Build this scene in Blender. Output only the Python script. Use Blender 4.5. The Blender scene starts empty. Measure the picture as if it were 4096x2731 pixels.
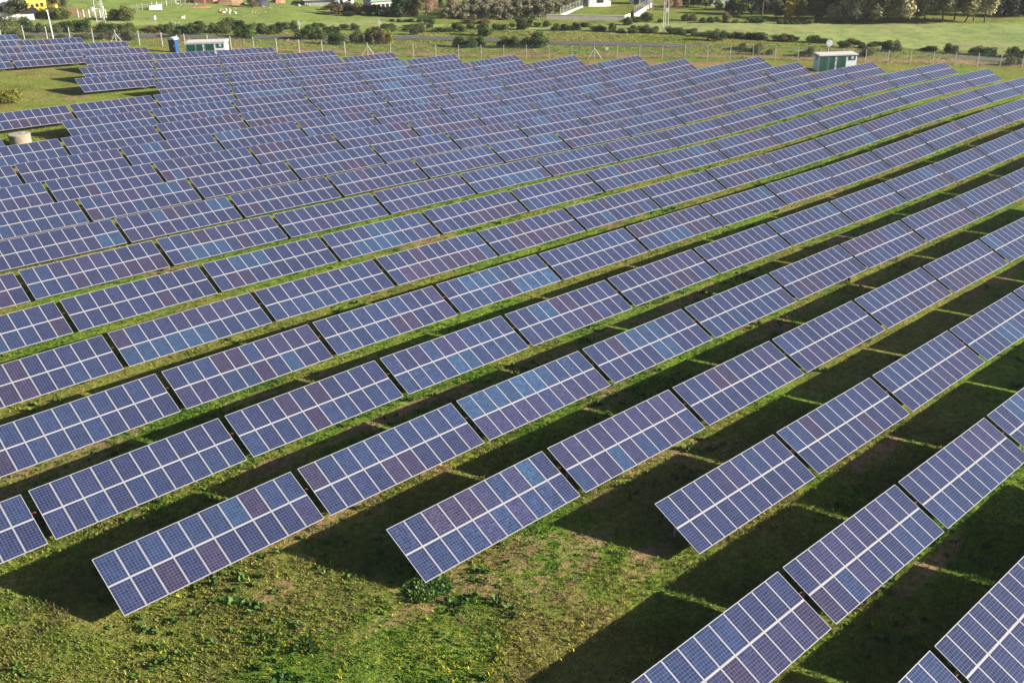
# A solar farm in low winter sun: rows of tilted tables of panels on grass, scrub, road and farms behind.
import bpy, math, random
import numpy as np
from mathutils import Vector, Matrix, Euler
random.seed(7)
scene = bpy.context.scene
col = scene.collection
R = math.radians

# ------------------------------------------------------------------ surveyed layout (metres)
X0 = [21.896,21.462,31.298,20.367,9.489,-1.246,8.809,8.443,7.991,7.621,17.651,17.302,16.886,16.563,23.591,36.714,29.739,53.787,46.205,49.425,52.615,34.255,44.341,39.780,42.497]
Y0 = [11.058,17.852,24.694,31.640,38.626,45.679,52.683,59.654,66.615,73.605,80.567,87.549,94.543,101.617,108.680,115.730,122.763,129.744,136.700,143.665,150.628,157.577,164.497,171.403,178.303]
HEIGHTS = [-2.20,-0.89,0.43,1.79,3.18,4.61,6.05,7.51,8.97,10.41,11.82,13.21,14.56,15.89,17.19,-2.45,-1.20,0.08,1.39,2.75,4.16,5.58,7.02,8.45,9.86,11.23,12.57,13.87,15.15,16.41,-2.68,-1.50,-0.28,0.99,2.32,3.71,5.12,6.54,7.94,9.31,10.64,11.92,13.17,14.40,15.61,-2.86,-1.77,-0.64,0.57,1.88,3.26,4.67,6.07,7.44,8.77,10.04,11.27,12.45,13.62,14.77,-2.97,-2.01,-0.99,0.15,1.45,2.83,4.23,5.61,6.95,8.22,9.43,10.58,11.70,12.79,13.87,-2.99,-2.18,-1.33,-0.27,1.06,2.44,3.81,5.16,6.45,7.66,8.79,9.86,10.89,11.90,12.92,-2.97,-2.25,-1.60,-0.67,0.79,2.10,3.37,4.69,5.95,7.08,8.10,9.06,10.00,10.95,11.91,-3.04,-2.22,-1.67,-0.85,0.75,1.74,2.82,4.18,5.42,6.43,7.31,8.16,9.03,9.93,10.84,-3.44,-2.42,-1.55,-0.61,0.39,1.18,2.14,3.63,4.83,5.63,6.36,7.15,7.98,8.84,9.72,-4.23,-3.45,-2.49,-1.47,-0.62,0.53,1.46,2.88,3.92,4.53,5.23,6.02,6.85,7.71,8.58,-4.89,-3.99,-2.88,-2.22,-1.27,-0.29,0.39,1.40,2.34,3.14,3.98,4.84,5.70,6.57,7.43,-5.43,-4.52,-3.68,-3.15,-2.23,-1.69,-0.84,-0.07,0.81,1.81,2.77,3.69,4.57,5.44,6.30,-5.93,-5.04,-4.20,-3.34,-2.40,-2.04,-1.23,-0.66,-0.01,0.84,1.74,2.63,3.50,4.35,5.18,-6.42,-5.49,-4.50,-3.35,-2.34,-1.66,-1.15,-0.89,-0.48,0.14,0.88,1.68,2.49,3.30,4.10,-6.93,-6.00,-5.06,-4.13,-3.37,-2.48,-1.78,-1.39,-1.00,-0.49,0.13,0.83,1.56,2.31,3.07,-7.48,-6.61,-5.75,-4.95,-4.22,-3.41,-2.66,-2.11,-1.64,-1.15,-0.60,0.02,0.68,1.38,2.08,-8.08,-7.26,-6.48,-5.73,-5.00,-4.25,-3.52,-2.90,-2.37,-1.86,-1.33,-0.77,-0.16,0.47,1.12,-8.70,-7.94,-7.20,-6.48,-5.77,-5.06,-4.36,-3.71,-3.13,-2.60,-2.08,-1.55,-1.00,-0.41,0.19]

ROWS = ['A','B','C','D','E','F','FG','G','H','I','J','K','L','M','N','O','P','Q','R','S','T','U','V','W','X']
PITCH, TABLE_L, TABLE_W, TILT, TOP_H = 10.452, 10.1, 3.185, 0.4544, 1.86
CAM_H, CAM_PITCH, CAM_ROLL, CAM_YAW, FOCAL = 27.7975, 0.4439, -0.0243, 0.7344, 3900.2
HG = np.array(HEIGHTS).reshape(18, 15)

def sstep(a, b, x): t = np.clip((x-a)/(b-a), 0, 1); return t*t*(3-2*t)
ROAD = [(-60, 6), (-40, .5), (-22, -4), (-7, -6.7), (10, -12), (26.7, -17), (43, -20.6), (59.4, -21.4), (78.6, -17.6), (92.6, -15.6), (125, -12.5), (162, -7.6), (190, -3.5), (240, 4)]
_ra = np.array([r[0] for r in ROAD], float); _rn = np.array([r[1] for r in ROAD], float)
def road_n(a): return np.interp(a, _ra, _rn)

def height(X, Y):
    """Ground height: a smooth spline over the surveyed field."""
    X = np.asarray(X, float); Y = np.asarray(Y, float)
    u = np.clip((X + 150.) / 22., 1, 15.999); v = np.clip((Y + 20.) / 22., 1, 12.999)
    i = np.floor(u).astype(int); j = np.floor(v).astype(int)
    def bas(t): return np.stack([(1-t)**3, 3*t**3-6*t**2+4, -3*t**3+3*t**2+3*t+1, t**3], -1) / 6
    bu = bas(u - i); bv = bas(v - j); s = 0
    for a in range(4):
        for b in range(4):
            s = s + bu[..., a] * bv[..., b] * HG[i-1+a, j-1+b]
    A = (X-64.8)*.736 - (Y-176.5)*.677; Nn = -(X-64.8)*.677 - (Y-176.5)*.736     # low bank hiding the road further right
    bank = .85*np.exp(-((Nn - road_n(A) - 3.9)/1.4)**2)*sstep(96, 108, A)*(1-sstep(146, 158, A))
    return s + 2.0 - TOP_H + bank

def G(x, y): return float(height(x, y))

cp, sp_, cy_, sy_ = math.cos(CAM_PITCH), math.sin(CAM_PITCH), math.cos(CAM_YAW), math.sin(CAM_YAW)
FWD = np.array([sy_*cp, cy_*cp, -sp_]); RGT0 = np.array([cy_, -sy_, 0.]); UP0 = np.cross(RGT0, FWD)
RGT = RGT0*math.cos(CAM_ROLL) + UP0*math.sin(CAM_ROLL); UPV = -RGT0*math.sin(CAM_ROLL) + UP0*math.cos(CAM_ROLL)

def spot(px, py):
    """Where the survey ray through a photo point meets the ground."""
    d = FWD + RGT*(px-2048)/FOCAL - UPV*(py-1365.5)/FOCAL
    d = d / np.linalg.norm(d); t = 5.
    for _ in range(900):
        x, y, z = d*t + np.array([0, 0, CAM_H]); h = z - G(x, y)
        if h < .01 or t > 900: break
        t += max(h*.6, .01)
    return x, y, G(x, y), t

def project(X, Y, Z):
    P = np.stack([X, Y, Z - CAM_H], -1); w = P @ FWD
    return 2048 + FOCAL*(P @ RGT)/np.maximum(w, .1), 1365.5 - FOCAL*(P @ UPV)/np.maximum(w, .1), w

# fence line: origin, direction along, normal towards the array
FO = np.array([64.8, 176.5]); FU = np.array([.736, -.677]); FN = np.array([-.677, -.736])
FANG = math.atan2(FU[1], FU[0])
def along(a, n): p = FO + FU*a + FN*n; return float(p[0]), float(p[1])

# ------------------------------------------------------------------ noise for laying out ground cover
def _h(ix, iy, s):
    n = (ix*374761393 + iy*668265263 + s*974634777) & 0xffffffff
    n = ((n ^ (n >> 13)) * 1274126177) & 0xffffffff
    return ((n ^ (n >> 16)) & 0xffffff) / float(0xffffff)
def vnoise(x, y, s):
    ix = np.floor(x).astype(np.int64); iy = np.floor(y).astype(np.int64); fx = x-ix; fy = y-iy
    fx = fx*fx*(3-2*fx); fy = fy*fy*(3-2*fy)
    return (_h(ix,iy,s)*(1-fx)+_h(ix+1,iy,s)*fx)*(1-fy) + (_h(ix,iy+1,s)*(1-fx)+_h(ix+1,iy+1,s)*fx)*fy
def fbm(x, y, s, o=4):
    v = 0; a = .5; t = 0
    for k in range(o):
        v = v + a*vnoise(x*2**k, y*2**k, s+k); t += a; a *= .55
    return v/t
def inpoly(px, py, poly):
    c = np.zeros(px.shape, bool); n = len(poly); j = n-1
    for i in range(n):
        xi, yi = poly[i]; xj, yj = poly[j]
        with np.errstate(divide='ignore', invalid='ignore'):
            c ^= ((yi > py) != (yj > py)) & (px < (xj-xi)*(py-yi)/(yj-yi+1e-12)+xi)
        j = i
    return c

DIRT_SPOTS = [(2100,2240,5,3.2),(1860,2310,4.5,2.6),(2260,2170,4,2),(260,1830,6,2.6),(90,1900,5,3),(1640,1890,5,1.6),(430,1770,4,1.4),(700,1250,4,1.2),(1690,1290,5,1.6),
 (1730,940,7,1.8),(1860,900,4,1.6),(1400,1060,7,1.6),(1700,970,5,1.4),(680,1075,5,1.2),(2120,1440,5,1.4),(2420,1580,5,1.6),(2600,1820,6,1.6),(2330,1060,6,1.6),(2480,890,5,1.6),
 (2800,2050,5,1.6),(3350,760,6,1.4),(3100,1300,6,1.5),(1280,2130,5,2.2),(1960,1080,4,1.4),(2640,1250,7,1.4),(1500,1760,5,1.6),(3600,1030,5,1.4),(3200,820,5,1.2),(700,300,8,3),(240,300,7,3),(120,270,7,2),(250,390,7,3),(1300,2480,3,1.6),(1120,2350,2.5,1.5),(2530,2240,3,1.5)]

def cover(X, Y):
    """dirt amount, field (smooth crop) amount, dryness, brightness-of-green at ground points."""
    px, py, w = project(X, Y, height(X, Y))
    ok = w > 1
    A = (X-FO[0])*FU[0] + (Y-FO[1])*FU[1]; N = (X-FO[0])*FN[0] + (Y-FO[1])*FN[1]
    wx = X + 3*(fbm(X/6, Y/6, 50)-.5); wy = Y + 3*(fbm(X/6, Y/6, 60)-.5)
    big = fbm(wx/10, wy/4.5, 3, 4)
    d = sstep(.60, .76, big)*.55
    # drip line in front of each row
    ph = np.full(X.shape, 9.)
    for y0 in Y0: ph = np.minimum(ph, np.abs(Y - (y0 - TABLE_W*math.cos(TILT) - .5)))
    inside = sstep(2, 6, N)*(X > 5)*(Y > 14)*(X < 190)
    d = np.maximum(d, inside*sstep(1.3, .2, ph)*sstep(.50, .66, fbm(wx/8, wy/3, 11, 3))*.7)
    for (sx, sy, rx, ry), (cx, cy) in zip(DIRT_SPOTS, DIRT_XY):
        q = ((wx-cx)/(rx*.8))**2 + ((wy-cy)/(ry*.8))**2
        d = np.maximum(d, sstep(1.25, .35, q + 2.2*(fbm(X/1.6, Y/1.1, 21, 4)-.5))*.60)
    jn = N + 2.2*(fbm(A/9, N/3, 31)-.5)
    d = np.maximum(d, sstep(-5.6, -4.4, jn)*sstep(-1.2, -2.2, jn)*.85*(A > 15))
    d = np.maximum(d, sstep(2.6, 3.6, jn)*sstep(8.4, 6.8, jn)*(.35+.6*sstep(.4, .6, fbm(A/14, N/4, 33, 3))))
    for rad in (0.9, 0.9):
        pass
    beyond = sstep(-1, -3, N)
    d = d*(1-sstep(-6, -8, N)*.75)
    field = np.zeros(X.shape)
    for poly in FIELDS: field = np.maximum(field, inpoly(px, py, poly)*1.)
    field = field*ok*(N < -6)
    plough = np.zeros(X.shape)
    for poly in PLOUGH: plough = np.maximum(plough, inpoly(px, py, poly)*1.)
    plough = plough*ok*(N < -6)
    d = np.where(plough > 0, .8*(.4+.6*fbm(X/3, Y/3, 9, 3)+.2), d*(1-field*.85))
    dry = sstep(.42, .62, fbm(X/7+40, Y/7, 41, 4))
    fg = sstep(26, 18, Y - .18*X + 0*X)*(X < 40)     # rough, dry open ground before the first tables
    dry = np.clip(dry*.75 + .45*fg, 0, 1)
    dry = np.where(N < -1, np.clip(dry*.6+.35, 0, 1), dry)
    dry = np.where(field > 0, fbm(A/40, N/5, 77, 4), dry)
    dry = np.where((px < 800) & (py < 560) & (N > 6), np.clip(dry+.45, 0, 1), dry)
    mead = (N < -26) & (A < 52) & (field == 0)
    dry = np.where(mead, dry*.3, dry); field = np.where(mead & (plough == 0), .5, field)
    return d, field, dry
FIELDS = [[(2440,140),(2525,92),(3000,94),(3400,95),(4110,92),(4700,100),(4700,260),(4110,226),(3900,205),(3540,192),(3180,168),(2900,142),(2640,128)],
          [(1380,84),(1500,82),(1660,92),(1900,104),(2330,104),(2520,92),(2530,112),(2430,132),(2050,124),(1800,108),(1540,104),(1400,106)],
          [(120,84),(500,88),(1000,96),(1400,84),(1400,108),(1000,108),(500,104),(120,104)]]
PLOUGH = [[(262,24),(330,34),(386,66),(300,70),(268,44)], [(100,84),(330,88),(400,92),(390,102),(200,102),(110,98)]]
DIRT_XY = [spot(a, b)[:2] for a, b, _, _ in DIRT_SPOTS]

# ------------------------------------------------------------------ materials
def mat(name):
    m = bpy.data.materials.new(name); m.use_nodes = True
    nt = m.node_tree; return m, nt, nt.nodes['Principled BSDF']
def N(nt, t, **kw):
    n = nt.nodes.new(t)
    for k, v in kw.items():
        if k.startswith('i_'):
            key = k[2:]; n.inputs[int(key) if key.isdigit() else key.replace('_', ' ')].default_value = v
        else: setattr(n, k, v)
    return n
def link(nt, a, b): nt.links.new(a, b)
def math_(nt, op, a, b=None, clamp=False):
    n = nt.nodes.new('ShaderNodeMath'); n.operation = op; n.use_clamp = clamp
    for i, v in enumerate((a, b)):
        if v is None: continue
        if isinstance(v, (int, float)): n.inputs[i].default_value = v
        else: nt.links.new(v, n.inputs[i])
    return n.outputs[0]
def mix(nt, f, a, b, mode='MIX'):
    n = nt.nodes.new('ShaderNodeMix'); n.data_type = 'RGBA'; n.blend_type = mode; n.clamp_result = False
    for i, v in ((0, f), (6, a), (7, b)):
        if isinstance(v, (int, float)): n.inputs[i].default_value = v
        elif isinstance(v, tuple): n.inputs[i].default_value = v if len(v) == 4 else v + (1,)
        else: nt.links.new(v, n.inputs[i])
    return n.outputs[2]
def noise(nt, vec, scale, detail=4, rough=.6, out='Fac'):
    n = nt.nodes.new('ShaderNodeTexNoise'); n.inputs['Scale'].default_value = scale
    n.inputs['Detail'].default_value = detail; n.inputs['Roughness'].default_value = rough
    if vec is not None: nt.links.new(vec, n.inputs['Vector'])
    return n.outputs[out]
def ramp(nt, f, stops):
    n = nt.nodes.new('ShaderNodeValToRGB'); e = n.color_ramp.elements
    while len(e) > len(stops): e.remove(e[-1])
    while len(e) < len(stops): e.new(.5)
    for el, (p, c) in zip(e, stops): el.position = p; el.color = c if len(c) == 4 else tuple(c) + (1,)
    nt.links.new(f, n.inputs[0]); return n.outputs[0]

def plain(name, c, rough=.7, metal=0., var=.25, scale=3.):
    """A painted / built surface with a little weathering in tone."""
    m, nt, b = mat(name)
    g = N(nt, 'ShaderNodeNewGeometry')
    f = noise(nt, g.outputs['Position'], scale, 5, .65)
    c2 = tuple(x*(1-var) for x in c); c3 = tuple(min(1, x*(1+var*.5)) for x in c)
    link(nt, ramp(nt, f, [(.3, c2), (.7, c3)]), b.inputs['Base Color'])
    b.inputs['Roughness'].default_value = rough; b.inputs['Metallic'].default_value = metal
    return m
M = {}
M['alu'] = plain('aluminium_frame', (.29, .29, .31), .5, 0., .08)
M['steel'] = plain('galvanised_steel', (.34, .35, .36), .55, .3, .2)
M['backsheet'] = plain('white_backsheet', (.34, .34, .36), .6, 0, .05)
M['red'] = plain('red_cable', (.30, .025, .025), .5)
M['white'] = plain('white_render', (.72, .70, .66), .8, 0, .14, 1.2)
M['greywhite'] = plain('pale_kiosk_wall', (.80, .81, .82), .75, 0, .10, 1.5)
M['roofcream'] = plain('cream_roof', (.62, .60, .55), .8, 0, .12, 2.)
M['green'] = plain('green_door_paint', (.008, .085, .055), .5, 0, .15)
M['darkglass'] = plain('dark_glass', (.03, .035, .04), .15)
M['paleblue'] = plain('pale_notice', (.45, .55, .62), .6)
M['blue'] = plain('blue_plastic', (.012, .055, .15), .4, 0, .15)
M['bluegrey'] = plain('dark_blue_door', (.05, .07, .11), .5, 0, .15)
M['domewhite'] = plain('white_plastic', (.72, .73, .75), .4, 0, .05)
M['concrete'] = plain('concrete', (.27, .22, .155), .9, 0, .45, 2.2)
M['concretetop'] = plain('concrete_top', (.36, .32, .26), .9, 0, .15, 2.5)
M['post'] = plain('concrete_post', (.55, .54, .50), .85, 0, .15)
M['yellow'] = plain('yellow_render', (.78, .60, .09), .8, 0, .10, 1.2)
M['maroon'] = plain('maroon_tiles', (.20, .045, .04), .8, 0, .3, 2.)
M['brick'] = plain('red_brick', (.30, .15, .10), .9, 0, .35, 2.)
M['shed'] = plain('grey_sheet_wall', (.36, .38, .38), .6, 0, .2, 1.5)
M['roofgreen'] = plain('pale_green_roof', (.24, .33, .26), .7, 0, .2, 1.5)
M['cream'] = plain('cream_render', (.66, .60, .48), .8, 0, .15, 1.5)
M['rust'] = plain('terracotta', (.38, .17, .10), .85, 0, .3, 2.)
M['soil'] = plain('bare_soil', (.30, .19, .11), .95, 0, .3, .8)
M['tarp'] = plain('dark_tarpaulin', (.04, .045, .06), .45, 0, .4, 1.2)
M['stone'] = plain('pale_stone', (.34, .28, .23), .9, 0, .3, 2.)
M['wood'] = plain('weathered_wood', (.25, .20, .14), .9, 0, .3)
M['bark'] = plain('bark', (.10, .075, .055), .9, 0, .35, 2.)
M['wallcream'] = plain('cream_wall', (.52, .48, .42), .85, 0, .2, 1.2)
M['asphalt'] = plain('asphalt', (.085, .082, .076), .9, 0, .18, .9)

def leaf_material():
    m, nt, b = mat('leaves')
    oi = N(nt, 'ShaderNodeObjectInfo'); g = N(nt, 'ShaderNodeNewGeometry')
    at = N(nt, 'ShaderNodeAttribute', attribute_name='tone')
    f = noise(nt, g.outputs['Position'], .9, 3, .6)
    c = mix(nt, 1., oi.outputs['Color'], ramp(nt, at.outputs['Fac'], [(0, (.55, .55, .5)), (.6, (1, 1, 1)), (1, (1.5, 1.45, 1.1))]), 'MULTIPLY')
    c = mix(nt, 1., c, ramp(nt, f, [(.3, (.72, .75, .72)), (.7, (1.25, 1.2, 1.1))]), 'MULTIPLY')
    link(nt, c, b.inputs['Base Color']); b.inputs['Roughness'].default_value = .6
    b.inputs['Specular IOR Level'].default_value = .3
    tr = N(nt, 'ShaderNodeBsdfTranslucent'); link(nt, c, tr.inputs[0])
    mx = N(nt, 'ShaderNodeMixShader', i_0=.25); link(nt, b.outputs[0], mx.inputs[1]); link(nt, tr.outputs[0], mx.inputs[2])
    link(nt, mx.outputs[0], nt.nodes['Material Output'].inputs[0])
    return m
M['leaf'] = leaf_material()

def tuft_material():
    m, nt, b = mat('grass_blades')
    at = N(nt, 'ShaderNodeAttribute', attribute_name='Col')
    link(nt, at.outputs['Color'], b.inputs['Base Color']); b.inputs['Roughness'].default_value = .65
    b.inputs['Specular IOR Level'].default_value = .25
    tr = N(nt, 'ShaderNodeBsdfTranslucent'); link(nt, at.outputs['Color'], tr.inputs[0])
    mx = N(nt, 'ShaderNodeMixShader', i_0=.3); link(nt, b.outputs[0], mx.inputs[1]); link(nt, tr.outputs[0], mx.inputs[2])
    link(nt, mx.outputs[0], nt.nodes['Material Output'].inputs[0])
    return m
M['tuft'] = tuft_material()

def ground_material():
    m, nt, b = mat('ground_cover')
    g = N(nt, 'ShaderNodeNewGeometry'); P = g.outputs['Position']
    at = N(nt, 'ShaderNodeAttribute', attribute_name='Cover')
    s = N(nt, 'ShaderNodeSeparateColor'); link(nt, at.outputs['Color'], s.inputs[0])
    dirt, field, dry = s.outputs
    fine = noise(nt, P, 2.6, 6, .72); mid = noise(nt, P, .55, 5, .65); xf = noise(nt, P, 9., 4, .7); big = noise(nt, P, .12, 4, .6)
    lush = ramp(nt, fine, [(.28, (.035, .075, .010)), (.43, (.105, .185, .020)), (.58, (.175, .260, .030)), (.78, (.27, .32, .055))])
    dryg = ramp(nt, fine, [(.25, (.060, .062, .016)), (.42, (.155, .155, .036)), (.6, (.26, .235, .06)), (.8, (.38, .32, .12))])
    dm = math_(nt, 'ADD', dry, math_(nt, 'MULTIPLY', math_(nt, 'SUBTRACT', mid, .5), 1.6), True)
    grass = mix(nt, dm, lush, dryg)
    grass = mix(nt, 1., grass, ramp(nt, xf, [(.3, (.6, .62, .6)), (.65, (1.25, 1.22, 1.2))]), 'MULTIPLY')
    soil = ramp(nt, fine, [(.25, (.15, .085, .045)), (.5, (.29, .180, .100)), (.75, (.41, .275, .165))])
    soil = mix(nt, 1., soil, ramp(nt, xf, [(.3, (.75, .73, .7)), (.7, (1.15, 1.15, 1.15))]), 'MULTIPLY')
    sm = math_(nt, 'ADD', dirt, math_(nt, 'MULTIPLY', math_(nt, 'SUBTRACT', fine, .5), 1.1))
    sm = math_(nt, 'ADD', sm, math_(nt, 'MULTIPLY', math_(nt, 'SUBTRACT', mid, .5), .7))
    sf = ramp(nt, sm, [(.46, (0, 0, 0)), (.74, (1, 1, 1))])
    c = mix(nt, sf, grass, soil)
    crop = ramp(nt, math_(nt, 'ADD', math_(nt, 'MULTIPLY', big, .8), math_(nt, 'MULTIPLY', xf, .25)), [(.30, (.29, .285, .115)), (.5, (.255, .31, .105)), (.7, (.20, .30, .085))])
    crop = mix(nt, ramp(nt, dry, [(.56, (0, 0, 0)), (.72, (.6, .6, .6))]), crop, (.30, .255, .125))
    crop = mix(nt, 1., crop, ramp(nt, fine, [(.3, (.82, .82, .80)), (.7, (1.12, 1.12, 1.12))]), 'MULTIPLY')
    c = mix(nt, math_(nt, 'MULTIPLY', field, .85), c, crop)
    wide = noise(nt, P, .33, 6, .75)
    c = mix(nt, 1., c, ramp(nt, wide, [(.36, (.66, .70, .70)), (.5, (1, 1, 1)), (.66, (1.22, 1.18, 1.12))]), 'MULTIPLY')
    link(nt, c, b.inputs['Base Color']); b.inputs['Roughness'].default_value = .95
    b.inputs['Specular IOR Level'].default_value = .1
    bp = N(nt, 'ShaderNodeBump', i_Strength=.9, i_Distance=.35)
    hm = math_(nt, 'ADD', math_(nt, 'MULTIPLY', fine, .7), math_(nt, 'MULTIPLY', xf, .3))
    link(nt, math_(nt, 'MULTIPLY', hm, math_(nt, 'SUBTRACT', 1., math_(nt, 'MULTIPLY', field, .75))), bp.inputs['Height'])
    link(nt, bp.outputs[0], b.inputs['Normal'])
    return m
M['ground'] = ground_material()

def cell_material():
    """Polycrystalline cells: 6 x 10 cells with pale joints; each module's own shade rides on the object's colour,
    its alpha says how strongly crystal mottle and painted glint lighten that module."""
    m, nt, b = mat('solar_cells')
    tc = N(nt, 'ShaderNodeTexCoord'); oi = N(nt, 'ShaderNodeObjectInfo')
    xyz = N(nt, 'ShaderNodeSeparateXYZ'); link(nt, tc.outputs['Object'], xyz.inputs[0])
    cw, ch = CELL_W, CELL_H
    u = math_(nt, 'DIVIDE', math_(nt, 'ADD', xyz.outputs[0], 3*cw), cw); v = math_(nt, 'DIVIDE', math_(nt, 'ADD', xyz.outputs[1], 5*ch), ch)
    fu = math_(nt, 'ABSOLUTE', math_(nt, 'SUBTRACT', math_(nt, 'FRACT', u), .5)); fv = math_(nt, 'ABSOLUTE', math_(nt, 'SUBTRACT', math_(nt, 'FRACT', v), .5))
    edge = math_(nt, 'MAXIMUM', fu, fv)
    joint = math_(nt, 'GREATER_THAN', edge, .462)
    bus = math_(nt, 'LESS_THAN', math_(nt, 'ABSOLUTE', math_(nt, 'SUBTRACT', fu, .2)), .012)
    cv = N(nt, 'ShaderNodeCombineXYZ'); link(nt, math_(nt, 'FLOOR', u), cv.inputs[0]); link(nt, math_(nt, 'FLOOR', v), cv.inputs[1]); link(nt, math_(nt, 'MULTIPLY', oi.outputs['Random'], 97.), cv.inputs[2])
    wn = N(nt, 'ShaderNodeTexWhiteNoise'); link(nt, cv.outputs[0], wn.inputs['Vector'])
    shade = ramp(nt, wn.outputs['Value'], [(0, (.80, .80, .83)), (.5, (1., 1., 1.)), (1, (1.24, 1.24, 1.2))])
    c = mix(nt, 1., oi.outputs['Color'], shade, 'MULTIPLY')
    # crystal mottle, with the glint painted in as lighter flecks
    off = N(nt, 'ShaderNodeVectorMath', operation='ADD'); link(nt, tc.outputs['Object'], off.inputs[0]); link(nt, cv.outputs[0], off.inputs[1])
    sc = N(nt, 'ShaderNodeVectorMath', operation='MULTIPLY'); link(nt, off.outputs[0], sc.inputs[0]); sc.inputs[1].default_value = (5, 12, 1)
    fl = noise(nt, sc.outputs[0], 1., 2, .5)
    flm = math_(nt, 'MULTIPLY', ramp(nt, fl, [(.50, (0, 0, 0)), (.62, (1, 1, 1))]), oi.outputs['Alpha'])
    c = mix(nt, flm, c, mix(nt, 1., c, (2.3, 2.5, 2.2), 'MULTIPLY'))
    c = mix(nt, math_(nt, 'MULTIPLY', bus, .2), c, (.30, .33, .42))
    c = mix(nt, math_(nt, 'MULTIPLY', joint, .75), c, (.14, .165, .27))
    pw = N(nt, 'ShaderNodeNewGeometry'); dust = noise(nt, pw.outputs['Position'], 1.7, 5, .65)
    low = math_(nt, 'MULTIPLY', math_(nt, 'ADD', .08, math_(nt, 'LESS_THAN', xyz.outputs[1], -4.72*ch)), math_(nt, 'MULTIPLY', ramp(nt, dust, [(.4, (0, 0, 0)), (.75, (1, 1, 1))]), .35))
    c = mix(nt, low, c, (.20, .18, .15))
    link(nt, c, b.inputs['Base Color'])
    b.inputs['IOR'].default_value = 1.5
    link(nt, math_(nt, 'ADD', math_(nt, 'MULTIPLY', dust, .16), .10), b.inputs['Roughness'])
    return m
CELL_W, CELL_H = .1558, .1512
M['cells'] = cell_material()

def mesh_material():
    m, nt, b = mat('chain_link')
    b.inputs['Base Color'].default_value = (.30, .31, .30, 1); b.inputs['Roughness'].default_value = .6
    tr = N(nt, 'ShaderNodeBsdfTransparent'); mx = N(nt, 'ShaderNodeMixShader', i_0=.09)
    link(nt, tr.outputs[0], mx.inputs[1]); link(nt, b.outputs[0], mx.inputs[2]); link(nt, mx.outputs[0], nt.nodes['Material Output'].inputs[0])
    return m
M['mesh'] = mesh_material()

# ------------------------------------------------------------------ mesh helpers
class MB:
    """Collects boxes, tubes and faces; build() links them as ONE mesh object."""
    def __init__(s): s.v = []; s.f = []; s.m = []
    def face(s, pts, m=0): i = len(s.v); s.v += [tuple(p) for p in pts]; s.f.append(tuple(range(i, i+len(pts)))); s.m.append(m)
    def box(s, x0, x1, y0, y1, z0, z1, m=0, top=None):
        i = len(s.v); s.v += [(x0,y0,z0),(x1,y0,z0),(x1,y1,z0),(x0,y1,z0),(x0,y0,z1),(x1,y0,z1),(x1,y1,z1),(x0,y1,z1)]
        for k, f in enumerate(((3,2,1,0),(4,5,6,7),(0,1,5,4),(1,2,6,5),(2,3,7,6),(3,0,4,7))):
            s.f.append(tuple(i+a for a in f)); s.m.append(top if (top is not None and k == 1) else m)
    def tube(s, a, b, r0, r1=None, n=8, m=0, cap=True):
        r1 = r0 if r1 is None else r1; a = Vector(a); b = Vector(b); d = (b-a).normalized()
        p = d.orthogonal().normalized(); q = d.cross(p); i = len(s.v)
        for c, r in ((a, r0), (b, r1)):
            for k in range(n):
                t = 2*math.pi*k/n; s.v.append(tuple(c + p*(r*math.cos(t)) + q*(r*math.sin(t))))
        for k in range(n): s.f.append((i+k, i+(k+1) % n, i+n+(k+1) % n, i+n+k)); s.m.append(m)
        if cap: s.f.append(tuple(i+k for k in range(n))[::-1]); s.m.append(m); s.f.append(tuple(i+n+k for k in range(n))); s.m.append(m)
    def prism(s, poly, y0, y1, m=0):
        """polygon in x,z extruded along y"""
        n = len(poly); i = len(s.v)
        s.v += [(x, y0, z) for x, z in poly] + [(x, y1, z) for x, z in poly]
        s.f.append(tuple(range(i, i+n))); s.m.append(m); s.f.append(tuple(range(i+2*n-1, i+n-1, -1))); s.m.append(m)
        for k in range(n): s.f.append((i+(k+1) % n, i+k, i+n+k, i+n+(k+1) % n)); s.m.append(m)
    def mesh(s, name, mats, smooth=False):
        me = bpy.data.meshes.new(name); me.from_pydata(s.v, [], s.f)
        for m in mats if isinstance(mats, (list, tuple)) else [mats]: me.materials.append(M[m])
        me.polygons.foreach_set('material_index', s.m)
        if smooth: me.polygons.foreach_set('use_smooth', [True]*len(s.f))
        me.update(); return me
    def build(s, name, mats, parent=None, loc=None, rz=0., smooth=False):
        return put(name, s.mesh(name, mats, smooth), parent, loc, rz)

def put(name, data, parent=None, loc=None, rz=0.):
    o = bpy.data.objects.new(name, data); col.objects.link(o)
    if parent is not None: o.parent = parent
    if loc is not None: o.location = loc
    if rz: o.rotation_euler = (0, 0, rz)
    return o
def tag(o, label=None, cat=None, group=None, kind=None):
    if label: o['label'] = label
    if cat: o['category'] = cat
    if group: o['group'] = group
    if kind: o['kind'] = kind
    return o
def thing(name, loc, label, cat, group=None, rz=0.):
    return tag(put(name, None, None, loc, rz), label, cat, group)
def np_mesh(name, V, Fc, mat_name, k=4):
    me = bpy.data.meshes.new(name); nv, nf = len(V), len(Fc)
    me.vertices.add(nv); me.vertices.foreach_set('co', np.ascontiguousarray(V, np.float32).ravel())
    me.loops.add(nf*k); me.loops.foreach_set('vertex_index', np.ascontiguousarray(Fc, np.int32).ravel())
    me.polygons.add(nf); me.polygons.foreach_set('loop_start', np.arange(0, nf*k, k, dtype=np.int32)); me.polygons.foreach_set('loop_total', np.full(nf, k, np.int32))
    me.materials.append(M[mat_name]); me.update(calc_edges=True); return me

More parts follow.
